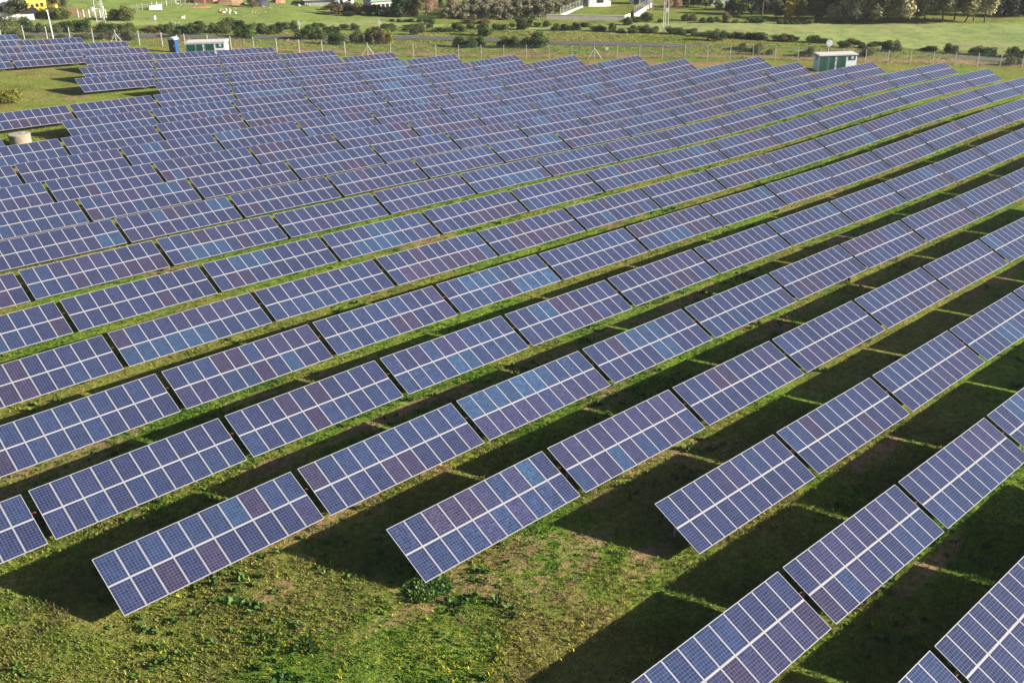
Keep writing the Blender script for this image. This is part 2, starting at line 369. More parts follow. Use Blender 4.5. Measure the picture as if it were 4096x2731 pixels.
ONES = 'zeroth first second third fourth fifth sixth seventh eighth ninth tenth eleventh twelfth thirteenth fourteenth fifteenth sixteenth seventeenth eighteenth nineteenth'.split()
def ordinal(n):
    if n < 20: return ONES[n]
    t = {2: 'twenty', 3: 'thirty', 4: 'forty', 5: 'fifty', 6: 'sixty'}[n//10]
    return (t[:-1]+'ieth') if n % 10 == 0 else t+'-'+ONES[n % 10]

# ------------------------------------------------------------------ ground
def axis(segs):
    out = []
    for a, b, st in segs: out += list(np.arange(a, b, st))
    return np.array(sorted(set(np.round(out, 3))))
def build_ground():
    xs = axis([(-2500,-200,230),(-200,-30,17),(-30,-8,2.2),(-8,75,.55),(75,130,.9),(130,300,1.5),(300,460,8),(460,2600,214)])
    ys = axis([(-2500,-200,230),(-200,-10,19),(-10,8,1.8),(8,62,.55),(62,120,.9),(120,270,1.5),(270,460,8),(460,2600,214)])
    X, Y = np.meshgrid(xs, ys, indexing='ij')
    Z = height(X, Y) + .10*(fbm(X/2.2, Y/2.2, 90, 3)-.5) + .5*(fbm(X/9, Y/9, 95, 2)-.5)*sstep(-26, -30, (X-FO[0])*FN[0]+(Y-FO[1])*FN[1])
    d, f, dry = cover(X, Y)
    nx, ny = X.shape
    idx = np.arange(nx*ny).reshape(nx, ny)
    F = np.stack([idx[:-1,:-1], idx[1:,:-1], idx[1:,1:], idx[:-1,1:]], -1).reshape(-1, 4)
    me = np_mesh('ground', np.stack([X, Y, Z], -1).reshape(-1, 3), F, 'ground')
    a = me.color_attributes.new('Cover', 'FLOAT_COLOR', 'POINT')
    a.data.foreach_set('color', np.stack([d, f, dry, np.ones_like(d)], -1).astype(np.float32).ravel())
    me.polygons.foreach_set('use_smooth', [True]*len(F))
    tag(put('ground', me), kind='structure')
build_ground()

def ribbon(name, pts, width, mat_name, lift):
    V = []; F = []
    for i, (a, n) in enumerate(pts):
        a0, n0 = pts[max(i-1, 0)]; a1, n1 = pts[min(i+1, len(pts)-1)]
        t = np.array([a1-a0, n1-n0], float); t /= np.linalg.norm(t); q = np.array([-t[1], t[0]])
        for k in range(5):
            s = (k/4-.5)*width; x, y = along(a+q[0]*s, n+q[1]*s); V.append((x, y, G(x, y)+lift - (.03 if k in (0, 4) else 0)))
        if i: F += [((i-1)*5+k, (i-1)*5+k+1, i*5+k+1, i*5+k) for k in range(4)]
    me = bpy.data.meshes.new(name); me.from_pydata(V, [], F); me.materials.append(M[mat_name]); me.update()
    if me.polygons[0].normal.z < 0: me.flip_normals()
    return tag(put(name, me), kind='structure')
ribbon('road', [(a, float(road_n(a))) for a in np.arange(-58, 240, 3.)], 4.2, 'asphalt', .13)

# ------------------------------------------------------------------ solar tables
EXTENT = dict(A=(0,2),B=(0,4),C=(0,5),D=(0,7),E=(0,10),F=(0,13),FG=(0,13),G=(0,15),H=(0,14),I=(0,14),J=(0,12),K=(0,11),L=(0,11),M=(0,10),N=(0,9),O=(0,7),P=(0,7),Q=(0,4),R=(0,4),S=(0,3),T=(0,2),U=(0,2),V=(0,1),W=(0,1),X=(0,0))
MW, ML = .998, 1.578
def module_mesh():
    b = MB(); bx, by = .030, .031; x, y = MW/2, ML/2; t = .038
    for (x0, x1, y0, y1) in ((-x, x, -y, -y+by), (-x, x, y-by, y), (-x, -x+bx, -y+by, y-by), (x-bx, x, -y+by, y-by)):
        b.box(x0, x1, y0, y1, -t, 0, 0)
    b.face([(-x+bx, -y+by, -.004), (x-bx, -y+by, -.004), (x-bx, y-by, -.004), (-x+bx, y-by, -.004)], 1)
    b.face([(-x+bx, y-by, -.02), (x-bx, y-by, -.02), (x-bx, -y+by, -.02), (-x+bx, -y+by, -.02)], 2)
    return b.mesh('panel', ['alu', 'cells', 'backsheet'])
MOD = module_mesh()
ct, st = math.cos(TILT), math.sin(TILT)
def along_slope(s): return TABLE_W/2*ct - s*ct, TOP_H - s*st        # local y, z at slope distance s below the upper edge
def parts_of_table():
    out = []
    for s in (.72, 2.45):
        b = MB(); y, z = along_slope(s); b.box(-TABLE_L/2+.02, TABLE_L/2-.02, y-.03, y+.03, z-.14, z-.055); out.append(('purlin', b.mesh('purlin', 'steel')))
    b = MB(); y0, z0 = along_slope(TABLE_W/2-.012); y1, z1 = along_slope(TABLE_W/2+.012)
    b.face([(-TABLE_L/2, y1, z1-.006), (TABLE_L/2, y1, z1-.006), (TABLE_L/2, y0, z0-.006), (-TABLE_L/2, y0, z0-.006)])
    b.face([(-TABLE_L/2, y0, z0-.03), (TABLE_L/2, y0, z0-.03), (TABLE_L/2, y1, z1-.03), (-TABLE_L/2, y1, z1-.03)])
    out.append(('middle_rail', b.mesh('middle_rail', 'backsheet')))
    for x in (-4.3, -1.45, 1.45, 4.3):
        b = MB(); y, z = along_slope(.9); b.box(x-.05, x+.05, y-.05, y+.05, -.9, z-.1)
        ya, za = along_slope(.3); yb, zb = along_slope(2.9)
        b.tube((x, ya, za-.17), (x, yb, zb-.17), .04, n=6); b.tube((x, y, z-.75), (x, *along_slope(2.3)[:1], along_slope(2.3)[1]-.17), .03, n=6)
        out.append(('post', b.mesh('post', 'steel')))
    b = MB(); y, z = along_slope(1.28); e = TABLE_L/2
    b.tube((e-.05, y, z-.02), (e+.12, y-.02, z+.03), .013, n=6); b.tube((e+.12, y-.02, z+.03), (e+.20, y-.03, z-.03), .013, n=6)
    out.append(('connector', b.mesh('connector', 'red')))
    return out
PARTS = parts_of_table()
NAVY, BLUE, TEAL, VIOLET, PLUM = (.0160,.0220,.062), (.0160,.0280,.074), (.018,.043,.096), (.0230,.0230,.062), (.0265,.0200,.048)
PAL = dict(n=NAVY, b=BLUE, t=TEAL, v=VIOLET, p=PLUM)
SET = {('D',0): ('nnpppvbvtn', 'nbbbvbvbbn'), ('E',0): ('bbbbbbtpbb', 'nnpnpnnnnv'), ('D',1): ('vvvvvvvvvv', 'bvvtvbbvvb'), ('E',1): ('pbbbbbbbbb', 'nnnnppnnnv'),
       ('E',2): ('tttttttbbb', 'vvvvvnvvvv'), ('F',1): ('nnnnnnnnnn', 'nnbnbbnbbb'), ('F',2): ('nnnpnpnnnn', 'bnbbpbbnbb'), ('F',3): ('nnvbvvbbbn', 'bbbbttbbbb'),
       ('D',2): ('nbnppnnnvn', 'nbnnnnbnvn'), ('B',0): ('vbbbbbnnnn', 'vbtvpvvvvp'), ('B',1): ('nvvvvvnvnn', 'pvbvnnnbbb'), ('C',0): ('bnnnvvbbnn', 'nnnnnnnnnn')}
def ground_len(r, k): return X0[r]+k*PITCH, Y0[r]
tables = []; rng = random.Random(11)
for r, nm in enumerate(ROWS):
    ks = list(range(EXTENT[nm][0], EXTENT[nm][1]+1))
    if nm == 'O': ks = [-1.64] + ks
    for k in ks: tables.append((r, nm, k, ks.index(k), len(ks)))
for r, nm, k, pos, cnt in tables:
    xa = X0[r]+k*PITCH; za, zb = G(xa, Y0[r]), G(xa+TABLE_L, Y0[r])
    t = put('solar_table', None, None, (xa+TABLE_L/2, Y0[r]-TABLE_W/2*ct, (za+zb)/2+rng.uniform(-.025, .025)))
    t.rotation_euler = (R(rng.uniform(-.35, .35)), -math.atan2(zb-za, TABLE_L), R(rng.uniform(-.12, .12)))
    tag(t, 'tilted solar table, %s from the left in the %s row up from the front corner' % (ordinal(pos+1), ordinal(r+1)), 'solar table', 'solar tables in rows across the field')
    for n_, me in PARTS: put(n_, me, t)
    cx, cyy = xa+TABLE_L/2, Y0[r]
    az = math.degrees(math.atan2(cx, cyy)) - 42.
    glint = math.exp(-((az+2)/9.)**2)  # bearing band whose modules get a glint painted into their colour
    for j in (0, 1):
        run = rng.choice('nnnb')
        for i in range(10):
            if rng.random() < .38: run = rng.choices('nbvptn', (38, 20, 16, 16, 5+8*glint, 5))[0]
            c = SET[(nm, k)][j][i] if (nm, k) in SET else run
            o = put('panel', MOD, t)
            s = ML/2 if j == 0 else TABLE_W-ML/2
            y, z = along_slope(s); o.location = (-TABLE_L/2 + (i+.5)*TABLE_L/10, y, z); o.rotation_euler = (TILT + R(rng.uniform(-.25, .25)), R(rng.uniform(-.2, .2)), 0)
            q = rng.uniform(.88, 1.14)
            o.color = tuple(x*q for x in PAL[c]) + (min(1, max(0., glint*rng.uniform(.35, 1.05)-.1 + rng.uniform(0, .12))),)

# ------------------------------------------------------------------ fence round the field
def build_fence():
    f = thing('chain_link_fence', (*along(60, 0), G(*along(60, 0))), 'long chain-link fence with pale concrete posts beyond the solar tables', 'fence')
    base = Vector(f.location)
    A0, A1, SP = -28., 236., 3.92
    n = int((A1-A0)/SP)
    sh = MB(); wires = MB()
    P = []
    for i in range(n+1):
        a = A0+i*SP; x, y = along(a, 0); P.append(Vector((x, y, G(x, y)))-base)
    for i, p in enumerate(P):
        b = MB(); hgt = 2.3
        b.box(-.05, .05, -.05, .05, -.4, hgt)
        b.prism([(-.05, hgt), (.05, hgt), (0, hgt+.08)], -.05, .05)
        if i in (8, 19, 29, 40, 50):
            for sgn in (-1, 1):
                b.tube((.05*sgn, 0, 1.75), (1.35*sgn, 0, -.2), .05, n=6)
        o = b.build('post', 'post', f, p, FANG)
        o.rotation_euler = (R(rng.uniform(-1, 1)), R(rng.uniform(-1, 1)), FANG)
        if i:
            q = P[i-1]
            sh.face([q+Vector((0,0,.05)), p+Vector((0,0,.05)), p+Vector((0,0,2.15)), q+Vector((0,0,2.15))])
            for z in (.1, 1.1, 2.15, 2.3): wires.tube(q+Vector((0,0,z)), p+Vector((0,0,z)), .007, n=4, cap=False)
    sh.build('wire_mesh', 'mesh', f); wires.build('line_wire', 'steel', f)
    s = MB(); s.box(-.27, .27, -.015, .015, -.19, .19); s.box(-.2, .2, -.02, -.015, -.03, .0, 1); s.box(-.2, .2, -.02, -.015, .06, .09, 1)
    x, y = along(87.8, .06)
    tag(s.build('notice_board', ['domewhite', 'paleblue'], None, (x, y, G(x, y)+1.72), FANG), 'small white notice board hung on the wire fence', 'sign')
build_fence()

# ------------------------------------------------------------------ things near the fence
def kiosk(a, n, label, lower_vent):
    W, D, H = 6.25, 2.5, 2.72
    x, y = along(a, n); t = thing('transformer_kiosk', (x, y, G(x, y)-.05), label, 'kiosk', 'white transformer kiosks by the fence', FANG+R(4))
    b = MB(); b.box(-W/2, W/2, -D/2, D/2, -.5, H); b.build('body', 'greywhite', t)
    b = MB(); b.prism([(-W/2-.16, H), (W/2+.16, H), (W/2+.16, H+.17), (W/2-.1, H+.21), (-W/2+.1, H+.21), (-W/2-.16, H+.17)], -D/2-.16, D/2+.16); b.build('roof', 'roofcream', t)
    b = MB(); b.box(-W/2-.1, W/2+.1, -D/2-.1, D/2+.1, H-.14, H-.003); b.build('eaves', 'bluegrey' if lower_vent else 'greywhite', t)
    fy = -D/2
    for (u0, u1) in ((.025, .235), (.27, .43), (.50, .72)):
        xa, xb = -W/2+u0*W, -W/2+u1*W
        d = MB(); d.box(xa, xb, fy-.05, fy-.002, .12, 2.78)
        xm = (xa+xb)/2
        d.box(xm-.015, xm+.015, fy-.06, fy-.051, .15, 2.75)
        for q in range(6): d.box(xa+.1, xb-.1, fy-.065, fy-.051, .35+q*.09, .39+q*.09)
        o = d.build('door', 'green', t)
        h = MB(); h.box(xb-.2, xb-.14, fy-.10, fy-.066, 1.3, 1.5); h.build('handle', 'steel', o)
    for u in (.252, .465):
        for z in (1.0, 1.9):
            h = MB(); h.box(-W/2+u*W-.05, -W/2+u*W+.05, fy-.07, fy-.003, z, z+.2); h.build('hinge', 'steel', t)
    xa, xb = -W/2+.79*W, -W/2+.965*W
    w = MB(); w.box(xa, xb, fy-.05, fy-.002, 1.92, 2.80); o = w.build('window', 'green', t)
    g = MB(); g.box(xa+.34, xb-.34, fy-.075, fy-.052, 2.08, 2.66); g.build('notice', 'paleblue', o)
    if lower_vent:
        w = MB(); w.box(xa-.02, xb-.05, fy-.05, fy-.002, .25, .95)
        for q in range(5): w.box(xa+.05, xb-.12, fy-.065, fy-.051, .34+q*.11, .39+q*.11)
        w.build('vent', 'green', t)
        w = MB(); w.box(-W/2-.04, -W/2-.002, -.5, .3, 1.9, 2.7); w.build('vent', 'steel', t)
    return t
kiosk(21.9, 10.0, 'white kiosk with green doors and cream roof beside the blue portable toilet', False)
kiosk(124.5, 9.2, 'white kiosk with green doors and dark eaves at the far right', True)

def toilet():
    x, y = along(14.9, 5.2); t = thing('portable_toilet', (x, y, G(x, y)), 'blue portable toilet with white domed roof beside the kiosk', 'portable toilet', None, FANG+R(-14))
    b = MB(); b.box(-.6, .6, -.6, .6, 0, 2.05); b.build('cabin', 'blue', t)
    b = MB(); b.box(-.5, .5, -.64, -.603, .1, 1.98); d = b.build('door', 'bluegrey', t)
    h = MB(); h.box(.3, .4, -.68, -.641, .95, 1.1); h.build('handle', 'domewhite', d)
    b = MB(); prof = [(-.66, 2.05), (.66, 2.05), (.62, 2.22), (.45, 2.36), (.2, 2.43), (-.2, 2.43), (-.45, 2.36), (-.62, 2.22)]; b.prism(prof, -.66, .66)
    b.build('roof', 'domewhite', t)
    b = MB(); b.tube((.45, .5, 2.3), (.45, .5, 2.65), .05); b.build('vent_pipe', 'domewhite', t)
toilet()

def cylinder_tank():
    x, y, z, _ = spot(98, 588); t = thing('concrete_tank', (x, y+.9, G(x, y+.9)-.1), 'round pale concrete tank on the grass behind the solar tables', 'tank')
    b = MB(); n = 32
    b.tube((0,0,-.3), (0,0,1.22), 1.12, 1.12, n); b.tube((0,0,1.222), (0,0,1.32), 1.16, 1.15, n); b.build('shell', 'concrete', t)
    b = MB(); b.tube((0,0,1.324), (0,0,1.36), 1.13, 1.08, n); l = b.build('lid', 'concretetop', t)
    b = MB(); b.tube((.4,.2,1.36), (.4,.2,1.40), .28, .28, 16); b.build('hatch', 'concretetop', l)
cylinder_tank()

def camera_pole():
    x, y, z, _ = spot(213, 157); t = thing('camera_pole', (x, y, z), 'tall pale pole with a small head beside the fence at left', 'pole')
    b = MB(); b.tube((0,0,-.3), (0,0,4.7), .13, .10, 10); b.build('mast', 'post', t)
    b = MB(); b.box(-.2, .12, -.12, .12, 4.62, 4.82); b.build('head', 'domewhite', t)
camera_pole()

def lattice_mast(px, py, half, label, boxes):
    x, y, z, _ = spot(px, py); t = thing('lattice_mast', (x, y, z), label, 'mast', 'lattice masts beyond the fence', FANG)
    H = 16.; legs = [(-half, -half*.6), (half, -half*.6), (0, half)]
    for lx, ly in legs:
        b = MB(); b.tube((lx, ly, -.3), (lx*.75, ly*.75, H), .06, .05, 6); b.build('leg', 'post', t)
    b = MB(); k = 0; z0 = .2
    while z0 < H-1.:
        z1 = z0+.95; f0 = 1-.25*z0/H; f1 = 1-.25*z1/H
        for i in range(3):
            a, c = legs[i], legs[(i+1) % 3]
            if k % 2: a, c = c, a
            b.tube((a[0]*f0, a[1]*f0, z0), (c[0]*f1, c[1]*f1, z1), .022, n=4, cap=False)
            b.tube((a[0]*f0, a[1]*f0, z0), (c[0]*f0, c[1]*f0, z0), .02, n=4, cap=False)
        z0 = z1; k += 1
    b.build('bracing', 'steel', t)
    for (bx, bz, w) in boxes:
        b = MB(); b.box(bx-w/2, bx+w/2, -half-.5, -half-.15, bz, bz+.75); b.tube((bx, -half-.2, bz+.4), (0, 0, bz+.4), .04, n=6); b.build('antenna_box', 'domewhite', t)
lattice_mast(412, 107, .8, 'pale lattice mast with white boxes standing left of the ploughed plot', [(-1., 2.9, .45), (.95, 3., .45), (-.5, 6.2, .5)])
lattice_mast(2660, 135, .5, 'slim grey lattice mast standing at the edge of the light green field', [(.1, 4.2, .45), (.5, 6.6, .6)])

def road_sign(px, py, h, label, rnd):
    x, y, z, _ = spot(px, py); t = thing('road_sign', (x, y, z), label, 'road sign', None, FANG)
    b = MB(); b.tube((0,0,-.3), (0,0,h), .05, n=8); b.build('post', 'post', t)
    b = MB()
    if rnd:
        b.tube((0,-.06,h), (0,-.10,h), .62, .62, 28); p = b.build('plate', 'domewhite', t); c = MB(); c.tube((0,-.102,h), (0,-.115,h), .5, .5, 28); c.build('face', 'greywhite', p)
    else:
        b.prism([(-.38, h-.25), (.38, h-.25), (0, h+.75)], -.09, -.055); b.build('plate', 'domewhite', t)
road_sign(1199, 132, 1.75, 'small white triangular sign on a post in the roadside shrubs behind the tables', False)
road_sign(1520, 130, 1.85, 'white triangular sign on a post beside the tall brownish roadside bush', False)
road_sign(3312, 218, 1.95, 'round pale sign on a short post showing above the right kiosk roof', True)
# ------------------------------------------------------------------ shrubs and trees
def leaf_cloud(name, lobes, n, size, seed, shell=.5, rag=.25):
    """n leaf quads spread through ellipsoid lobes (cx,cy,cz,rx,ry,rz)."""
    g = np.random.default_rng(seed); L = np.array(lobes, float)
    w = (L[:, 3]*L[:, 4]*L[:, 5])**.67; li = g.choice(len(L), n, p=w/w.sum()); L = L[li]
    d = g.normal(size=(n, 3)); d /= np.linalg.norm(d, axis=1)[:, None]
    lump = 1 + rag*(np.sin(d[:, 0]*7+li*1.7+seed)*np.cos(d[:, 1]*6+li*.9)+.6*np.sin(d[:, 2]*9+li))
    r = (1-shell*g.random(n)**1.6)*lump
    P = L[:, :3] + d*L[:, 3:6]*r[:, None]
    keep = P[:, 2] > .015; P = P[keep]; d = d[keep]; n = len(P)
    nr = d*.7 + g.normal(size=(n, 3))*.55 + np.array([0, 0, .25]); nr /= np.linalg.norm(nr, axis=1)[:, None]
    a = np.cross(nr, g.normal(size=(n, 3))); a /= np.linalg.norm(a, axis=1)[:, None]; b = np.cross(nr, a)
    s = size*g.uniform(.55, 1.3, n)[:, None]
    V = np.stack([P-a*s, P-b*s*.6, P+a*s, P+b*s*.6], 1).reshape(-1, 3)
    me = np_mesh(name, V, np.arange(4*n).reshape(n, 4), 'leaf')
    t = me.attributes.new('tone', 'FLOAT', 'POINT'); t.data.foreach_set('value', np.repeat(g.random(n).astype(np.float32), 4))
    return me

def lobes_bush(seed):
    g = random.Random(seed); out = [(0, 0, .42, .33, .33, .46)]
    for i in range(g.randint(5, 8)):
        a = g.uniform(0, 6.28); q = g.uniform(.12, .36); r = g.uniform(.12, .22)
        out.append((math.cos(a)*q, math.sin(a)*q, g.uniform(.2, .72), r, r, r*g.uniform(1.1, 1.9)))
    return out
def lobes_crown(seed, k=14, tall=.5):
    g = random.Random(seed); out = []
    for i in range(k):
        a = g.uniform(0, 6.28); z = g.uniform(-.9, 1); q = max(0, 1-z*z)**.25*g.uniform(.2, .95)*.38; r = g.uniform(.10, .2)
        out.append((math.cos(a)*q, math.sin(a)*q, .5+z*.5*tall*.85, r, r, r*g.uniform(.8, 1.3)))
    return out
BUSH = [leaf_cloud('foliage', lobes_bush(s), 2400, .042, s, .5, .18) for s in range(6)]
ROUND = [leaf_cloud('crown', lobes_crown(20+s, 20, .95), 3800, .040, 20+s, .55) for s in range(4)]
OLIVE = [leaf_cloud('crown', lobes_crown(40+s, 10, .95), 900, .07, 40+s, .6, .3) for s in range(4)]
BARE = [leaf_cloud('twigs', lobes_crown(60+s, 20, 1.), 6500, .022, 60+s, .85, .4) for s in range(2)]
CONIF = [leaf_cloud('crown', [(0,0,.12+.13*i, .42*(1-i/7.5), .42*(1-i/7.5), .13) for i in range(7)], 2200, .045, 80+s, .5, .35) for s in range(2)]

DARK, OLV, YEL, BRN, GRN = (.040,.066,.018), (.075,.090,.028), (.150,.150,.028), (.110,.085,.035), (.055,.095,.022)
bush_list = []
def bush_at(px, py, w, h, tint, where, depth=.9):
    x, y, z, t = spot(px, py); mpp = t/FOCAL; W = max(w*mpp*1.25, .5); H = max(h*mpp*1.15, .4); D = W*depth if W < 4 else 3.2+W*.15
    v = np.array([x, y]); v /= np.linalg.norm(v); x += v[0]*D*.40; y += v[1]*D*.40
    bush_list.append((px, x, y, W, H, D, tint, where))

def Zn(k, items, tint, where):
    off = {1:0,2:500,3:1000,4:1500,5:2000,6:2500,7:3000,8:3536}[k]; s = .41667 if k > 6 else .4018
    for it in items:
        cx, yb, w, h = it[:4]; bush_at(off+s*cx, s*yb, s*w, s*h, it[4] if len(it) > 4 else tint, where)
RB, RN, FE, HB = 'scrub hedge behind the road', 'verge between the fence and the road', 'edge of the light green field', 'far field edge before the trees'
Zn(1, [(60,385,160,120,OLV),(40,300,130,90),(140,330,150,110,OLV),(210,285,150,80),(290,320,140,90),(210,390,110,70,OLV),(420,335,110,70),(640,272,130,40),(825,264,120,48),(690,335,160,80),(800,330,170,80),(860,335,100,90),(580,335,100,60,OLV),(480,330,90,60),(1010,330,120,75,YEL),(1090,340,150,80),(1200,292,70,40)], DARK, RB)
Zn(1, [(600,387,90,30),(850,402,120,45),(790,397,90,40),(1050,402,130,60,OLV),(1290,412,120,55),(300,388,80,26,OLV)], DARK, RN)
Zn(2, [(20,345,150,80),(430,340,110,80),(330,340,110,60,OLV),(500,385,110,70),(580,345,130,70),(640,358,140,90),(720,358,130,80),(770,300,110,50),(880,340,110,80),(960,345,170,80,OLV),(1010,290,180,80,OLV),(1120,310,140,80),(725,242,90,22),(1190,300,90,40,OLV),(240,318,140,40,BRN)], DARK, RB)
Zn(2, [(40,412,110,100,OLV),(1150,388,140,80),(1240,392,120,80)], DARK, RN)
Zn(3, [(20,310,90,60,OLV),(140,348,120,90),(210,350,90,80),(290,347,90,70),(290,288,100,50,OLV),(380,302,120,60,OLV),(440,302,90,70),(590,330,130,60),(660,322,100,70),(705,277,90,35),(780,350,100,70),(860,350,90,70),(950,292,90,40,OLV),(1040,312,100,60),(1185,350,90,50,OLV),(1260,350,90,60),(1330,292,90,40)], DARK, RB)
Zn(3, [(530,407,140,90),(620,402,130,80),(720,402,120,80),(840,452,110,100),(900,457,120,100),(1060,442,130,120,OLV),(1190,442,80,80)], DARK, RN)
Zn(4, [(20,345,80,60),(100,287,100,35),(170,282,90,35),(150,322,120,40,OLV),(385,355,95,70),(460,332,80,70,OLV),(335,282,100,28),(420,277,80,25),(540,280,80,28),(310,312,100,30,OLV),(620,322,100,35),(720,324,110,35,OLV),(830,302,120,55),(940,297,100,45),(880,324,90,50),(1105,370,150,108,GRN),(1040,297,90,40),(1200,302,100,50),(1290,302,100,45,OLV)], DARK, RB)
Zn(4, [(50,450,120,125,BRN),(135,447,100,125,YEL),(850,482,150,88),(950,487,140,92),(1060,472,110,88)], DARK, RN)
Zn(4, [(560,250,70,50),(175,217,60,20),(235,224,50,28),(300,227,60,25),(365,227,80,30),(440,224,60,30),(510,237,60,40),(940,240,130,42,BRN),(1080,242,130,40,BRN)], DARK, 'green bank below the olive grove')
Zn(5, [(40,487,140,92),(150,487,120,92),(260,487,120,92),(390,492,190,135)], DARK, RN)
Zn(5, [(20,302,70,40),(130,278,60,40,OLV),(230,302,120,82),(190,252,70,60),(280,267,80,55),(370,270,70,35),(470,272,85,50),(555,317,95,62),(650,302,80,50),(700,317,110,48),(780,312,80,60),(750,270,80,36),(860,280,110,42),(960,322,110,52),(1030,322,90,47),(1110,332,90,78,GRN),(1195,334,90,36),(1320,337,90,45)], DARK, FE)
Zn(5, [(1265,260,100,70),(1320,227,70,40)], DARK, 'corner of the long white wall')
Zn(6, [(90,297,60,35),(80,342,90,45,OLV),(180,337,110,66),(270,342,120,56,OLV),(480,352,140,62),(560,357,90,46),(650,337,130,36),(690,367,90,40,OLV),(780,372,100,36),(870,412,130,88),(940,417,80,62),(980,387,110,62),(1060,387,100,50,OLV),(1150,392,110,52),(1230,397,110,56),(1310,402,110,60)], DARK, FE)
Zn(6, [(1160,512,80,50,OLV),(1310,552,80,80,OLV)], DARK, RN)
Zn(6, [(200,222,150,70),(100,227,110,45),(30,252,70,60),(350,227,70,30,OLV)], DARK, 'corner of the long white wall')
Zn(6, [(600,215,90,60,GRN),(670,217,90,70,OLV),(770,237,80,45),(860,237,90,50),(920,234,80,50),(1010,240,80,25),(1090,240,70,35,OLV),(1200,240,40,25),(1000,222,90,80,BRN)], DARK, HB)
Zn(7, [(60,234,160,52),(290,240,60,45),(345,240,70,35),(415,240,70,38),(460,237,40,20),(515,237,40,25),(570,237,70,40,OLV),(850,227,90,25,OLV)], DARK, HB)
Zn(7, [(100,392,190,56),(280,405,140,56),(350,407,110,56,BRN),(420,412,80,45),(590,417,140,56),(680,422,100,40),(740,422,90,36),(900,467,110,56),(970,427,130,40,BRN),(1040,437,90,30),(1080,472,90,36),(1190,457,140,40,OLV)], DARK, FE)
Zn(7, [(70,512,90,60,OLV),(190,532,90,45,OLV),(590,552,80,80,OLV),(510,542,80,40),(1120,562,130,60,OLV)], DARK, RN)
Zn(8, [(40,502,130,82),(115,502,90,86,OLV),(370,492,70,25),(460,502,110,43),(610,520,100,76),(670,522,90,62,OLV),(860,537,130,56),(960,542,140,66),(1030,547,80,40,OLV),(1220,562,140,77),(1320,567,120,62)], DARK, FE)
Zn(8, [(1200,637,100,66,OLV),(1280,627,90,46,OLV)], DARK, RN)
Zn(3, [(860,155,120,90,BRN),(960,150,150,100),(1080,158,160,95,BRN),(1200,158,150,85),(1320,172,140,85),(760,110,90,40,BRN),(990,170,120,40)], (.030,.040,.018), 'shaded ground before the green-roofed farmhouse')  # default tint darkened, so the shade is painted into the leaf colour
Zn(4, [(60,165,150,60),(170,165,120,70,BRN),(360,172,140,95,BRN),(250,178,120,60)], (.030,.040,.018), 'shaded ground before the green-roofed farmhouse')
Zn(1, [(470,198,180,112,(.10,.10,.028)),(640,203,150,85,OLV),(570,205,120,90,OLV)], OLV, 'garden of the yellow house')
Zn(1, [(1150,217,150,85),(1255,222,160,112,OLV)], DARK, 'green meadow behind the lattice mast')
bush_at(41, 420, 78, 45, (.17,.17,.03), 'left clearing among the tables')
groups = {}
for b in bush_list: groups.setdefault(b[7], []).append(b)
TONE = {DARK: 'dark green', OLV: 'olive green', YEL: 'yellowish', BRN: 'brownish', GRN: 'bright green'}
brng = random.Random(3)
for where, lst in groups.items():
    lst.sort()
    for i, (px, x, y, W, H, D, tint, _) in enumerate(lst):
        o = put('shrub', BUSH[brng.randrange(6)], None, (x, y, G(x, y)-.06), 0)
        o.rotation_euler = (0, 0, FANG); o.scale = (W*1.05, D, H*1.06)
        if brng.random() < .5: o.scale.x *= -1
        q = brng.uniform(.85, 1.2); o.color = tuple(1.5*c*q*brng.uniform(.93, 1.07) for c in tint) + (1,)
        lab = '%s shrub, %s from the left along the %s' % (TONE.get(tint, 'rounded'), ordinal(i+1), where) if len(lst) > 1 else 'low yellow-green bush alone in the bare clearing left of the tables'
        tag(o, lab, 'shrub', 'shrubs along the '+where if len(lst) > 1 else None)

def branchy(b, base, top, r, g, n=5, spread=1.):
    b.tube(base, top, r, r*.55, 7)
    for i in range(n):
        f = g.uniform(.45, 1.); p = Vector(base).lerp(Vector(top), f); a = g.uniform(0, 6.28)
        e = p + Vector((math.cos(a)*spread*g.uniform(.5, 1), math.sin(a)*spread*g.uniform(.5, 1), spread*g.uniform(.5, 1.1)))
        b.tube(p, e, r*.45, r*.15, 5)
tree_n = 0
def tree(px, py, w, h, kind, tint, label, group=None, cb=.25, lean=0., name='tree', push=0.):
    """trunk with limbs and a leaf crown; cb = crown base as a share of the height"""
    global tree_n; tree_n += 1; g = random.Random(100+tree_n)
    x, y, z, t = spot(px, py); mpp = t/FOCAL; W, H = w*mpp*1.12, h*mpp
    v = np.array([x, y]); v /= np.linalg.norm(v); x += v[0]*push; y += v[1]*push
    T = thing(name, (x, y, G(x, y)-.05), label, 'tree', group, FANG)
    c0 = Vector((lean*H*cb, 0, H*cb))
    b = MB(); branchy(b, (0, 0, -.2), (c0.x*1.3, 0, H*(cb+.35*(1-cb))), max(.09, H*.022), g, 6, W*.3); b.build('trunk', 'bark', T)
    src = {'round': ROUND, 'olive': OLIVE, 'bare': BARE, 'conifer': CONIF}[kind]
    o = put('crown', src[g.randrange(len(src))], T, (c0.x*1.2, 0, H*cb*.82)); o.scale = (W, W*.95, H*(1-cb*.82)); o.rotation_euler = (0, 0, g.choice((0, 1.3, 2.6, 3.9)))
    q = g.uniform(.88, 1.15); o.color = tuple(1.45*c*q for c in tint)+(1,)
    return T
PALE, DKT, GREYOL = (.260,.250,.155), (.030,.050,.016), (.210,.210,.130)
def zx(k, c): return {1:0,2:500,3:1000,4:1500,5:2000,6:2500,7:3000,8:3536}[k] + (.41667 if k > 6 else .4018)*c
def zt(k, cx, yb, w, h, kind, tint, label, **kw):
    s = .41667 if k > 6 else .4018; return tree(zx(k, cx), s*yb, s*w, s*h, kind, tint, label, **kw)
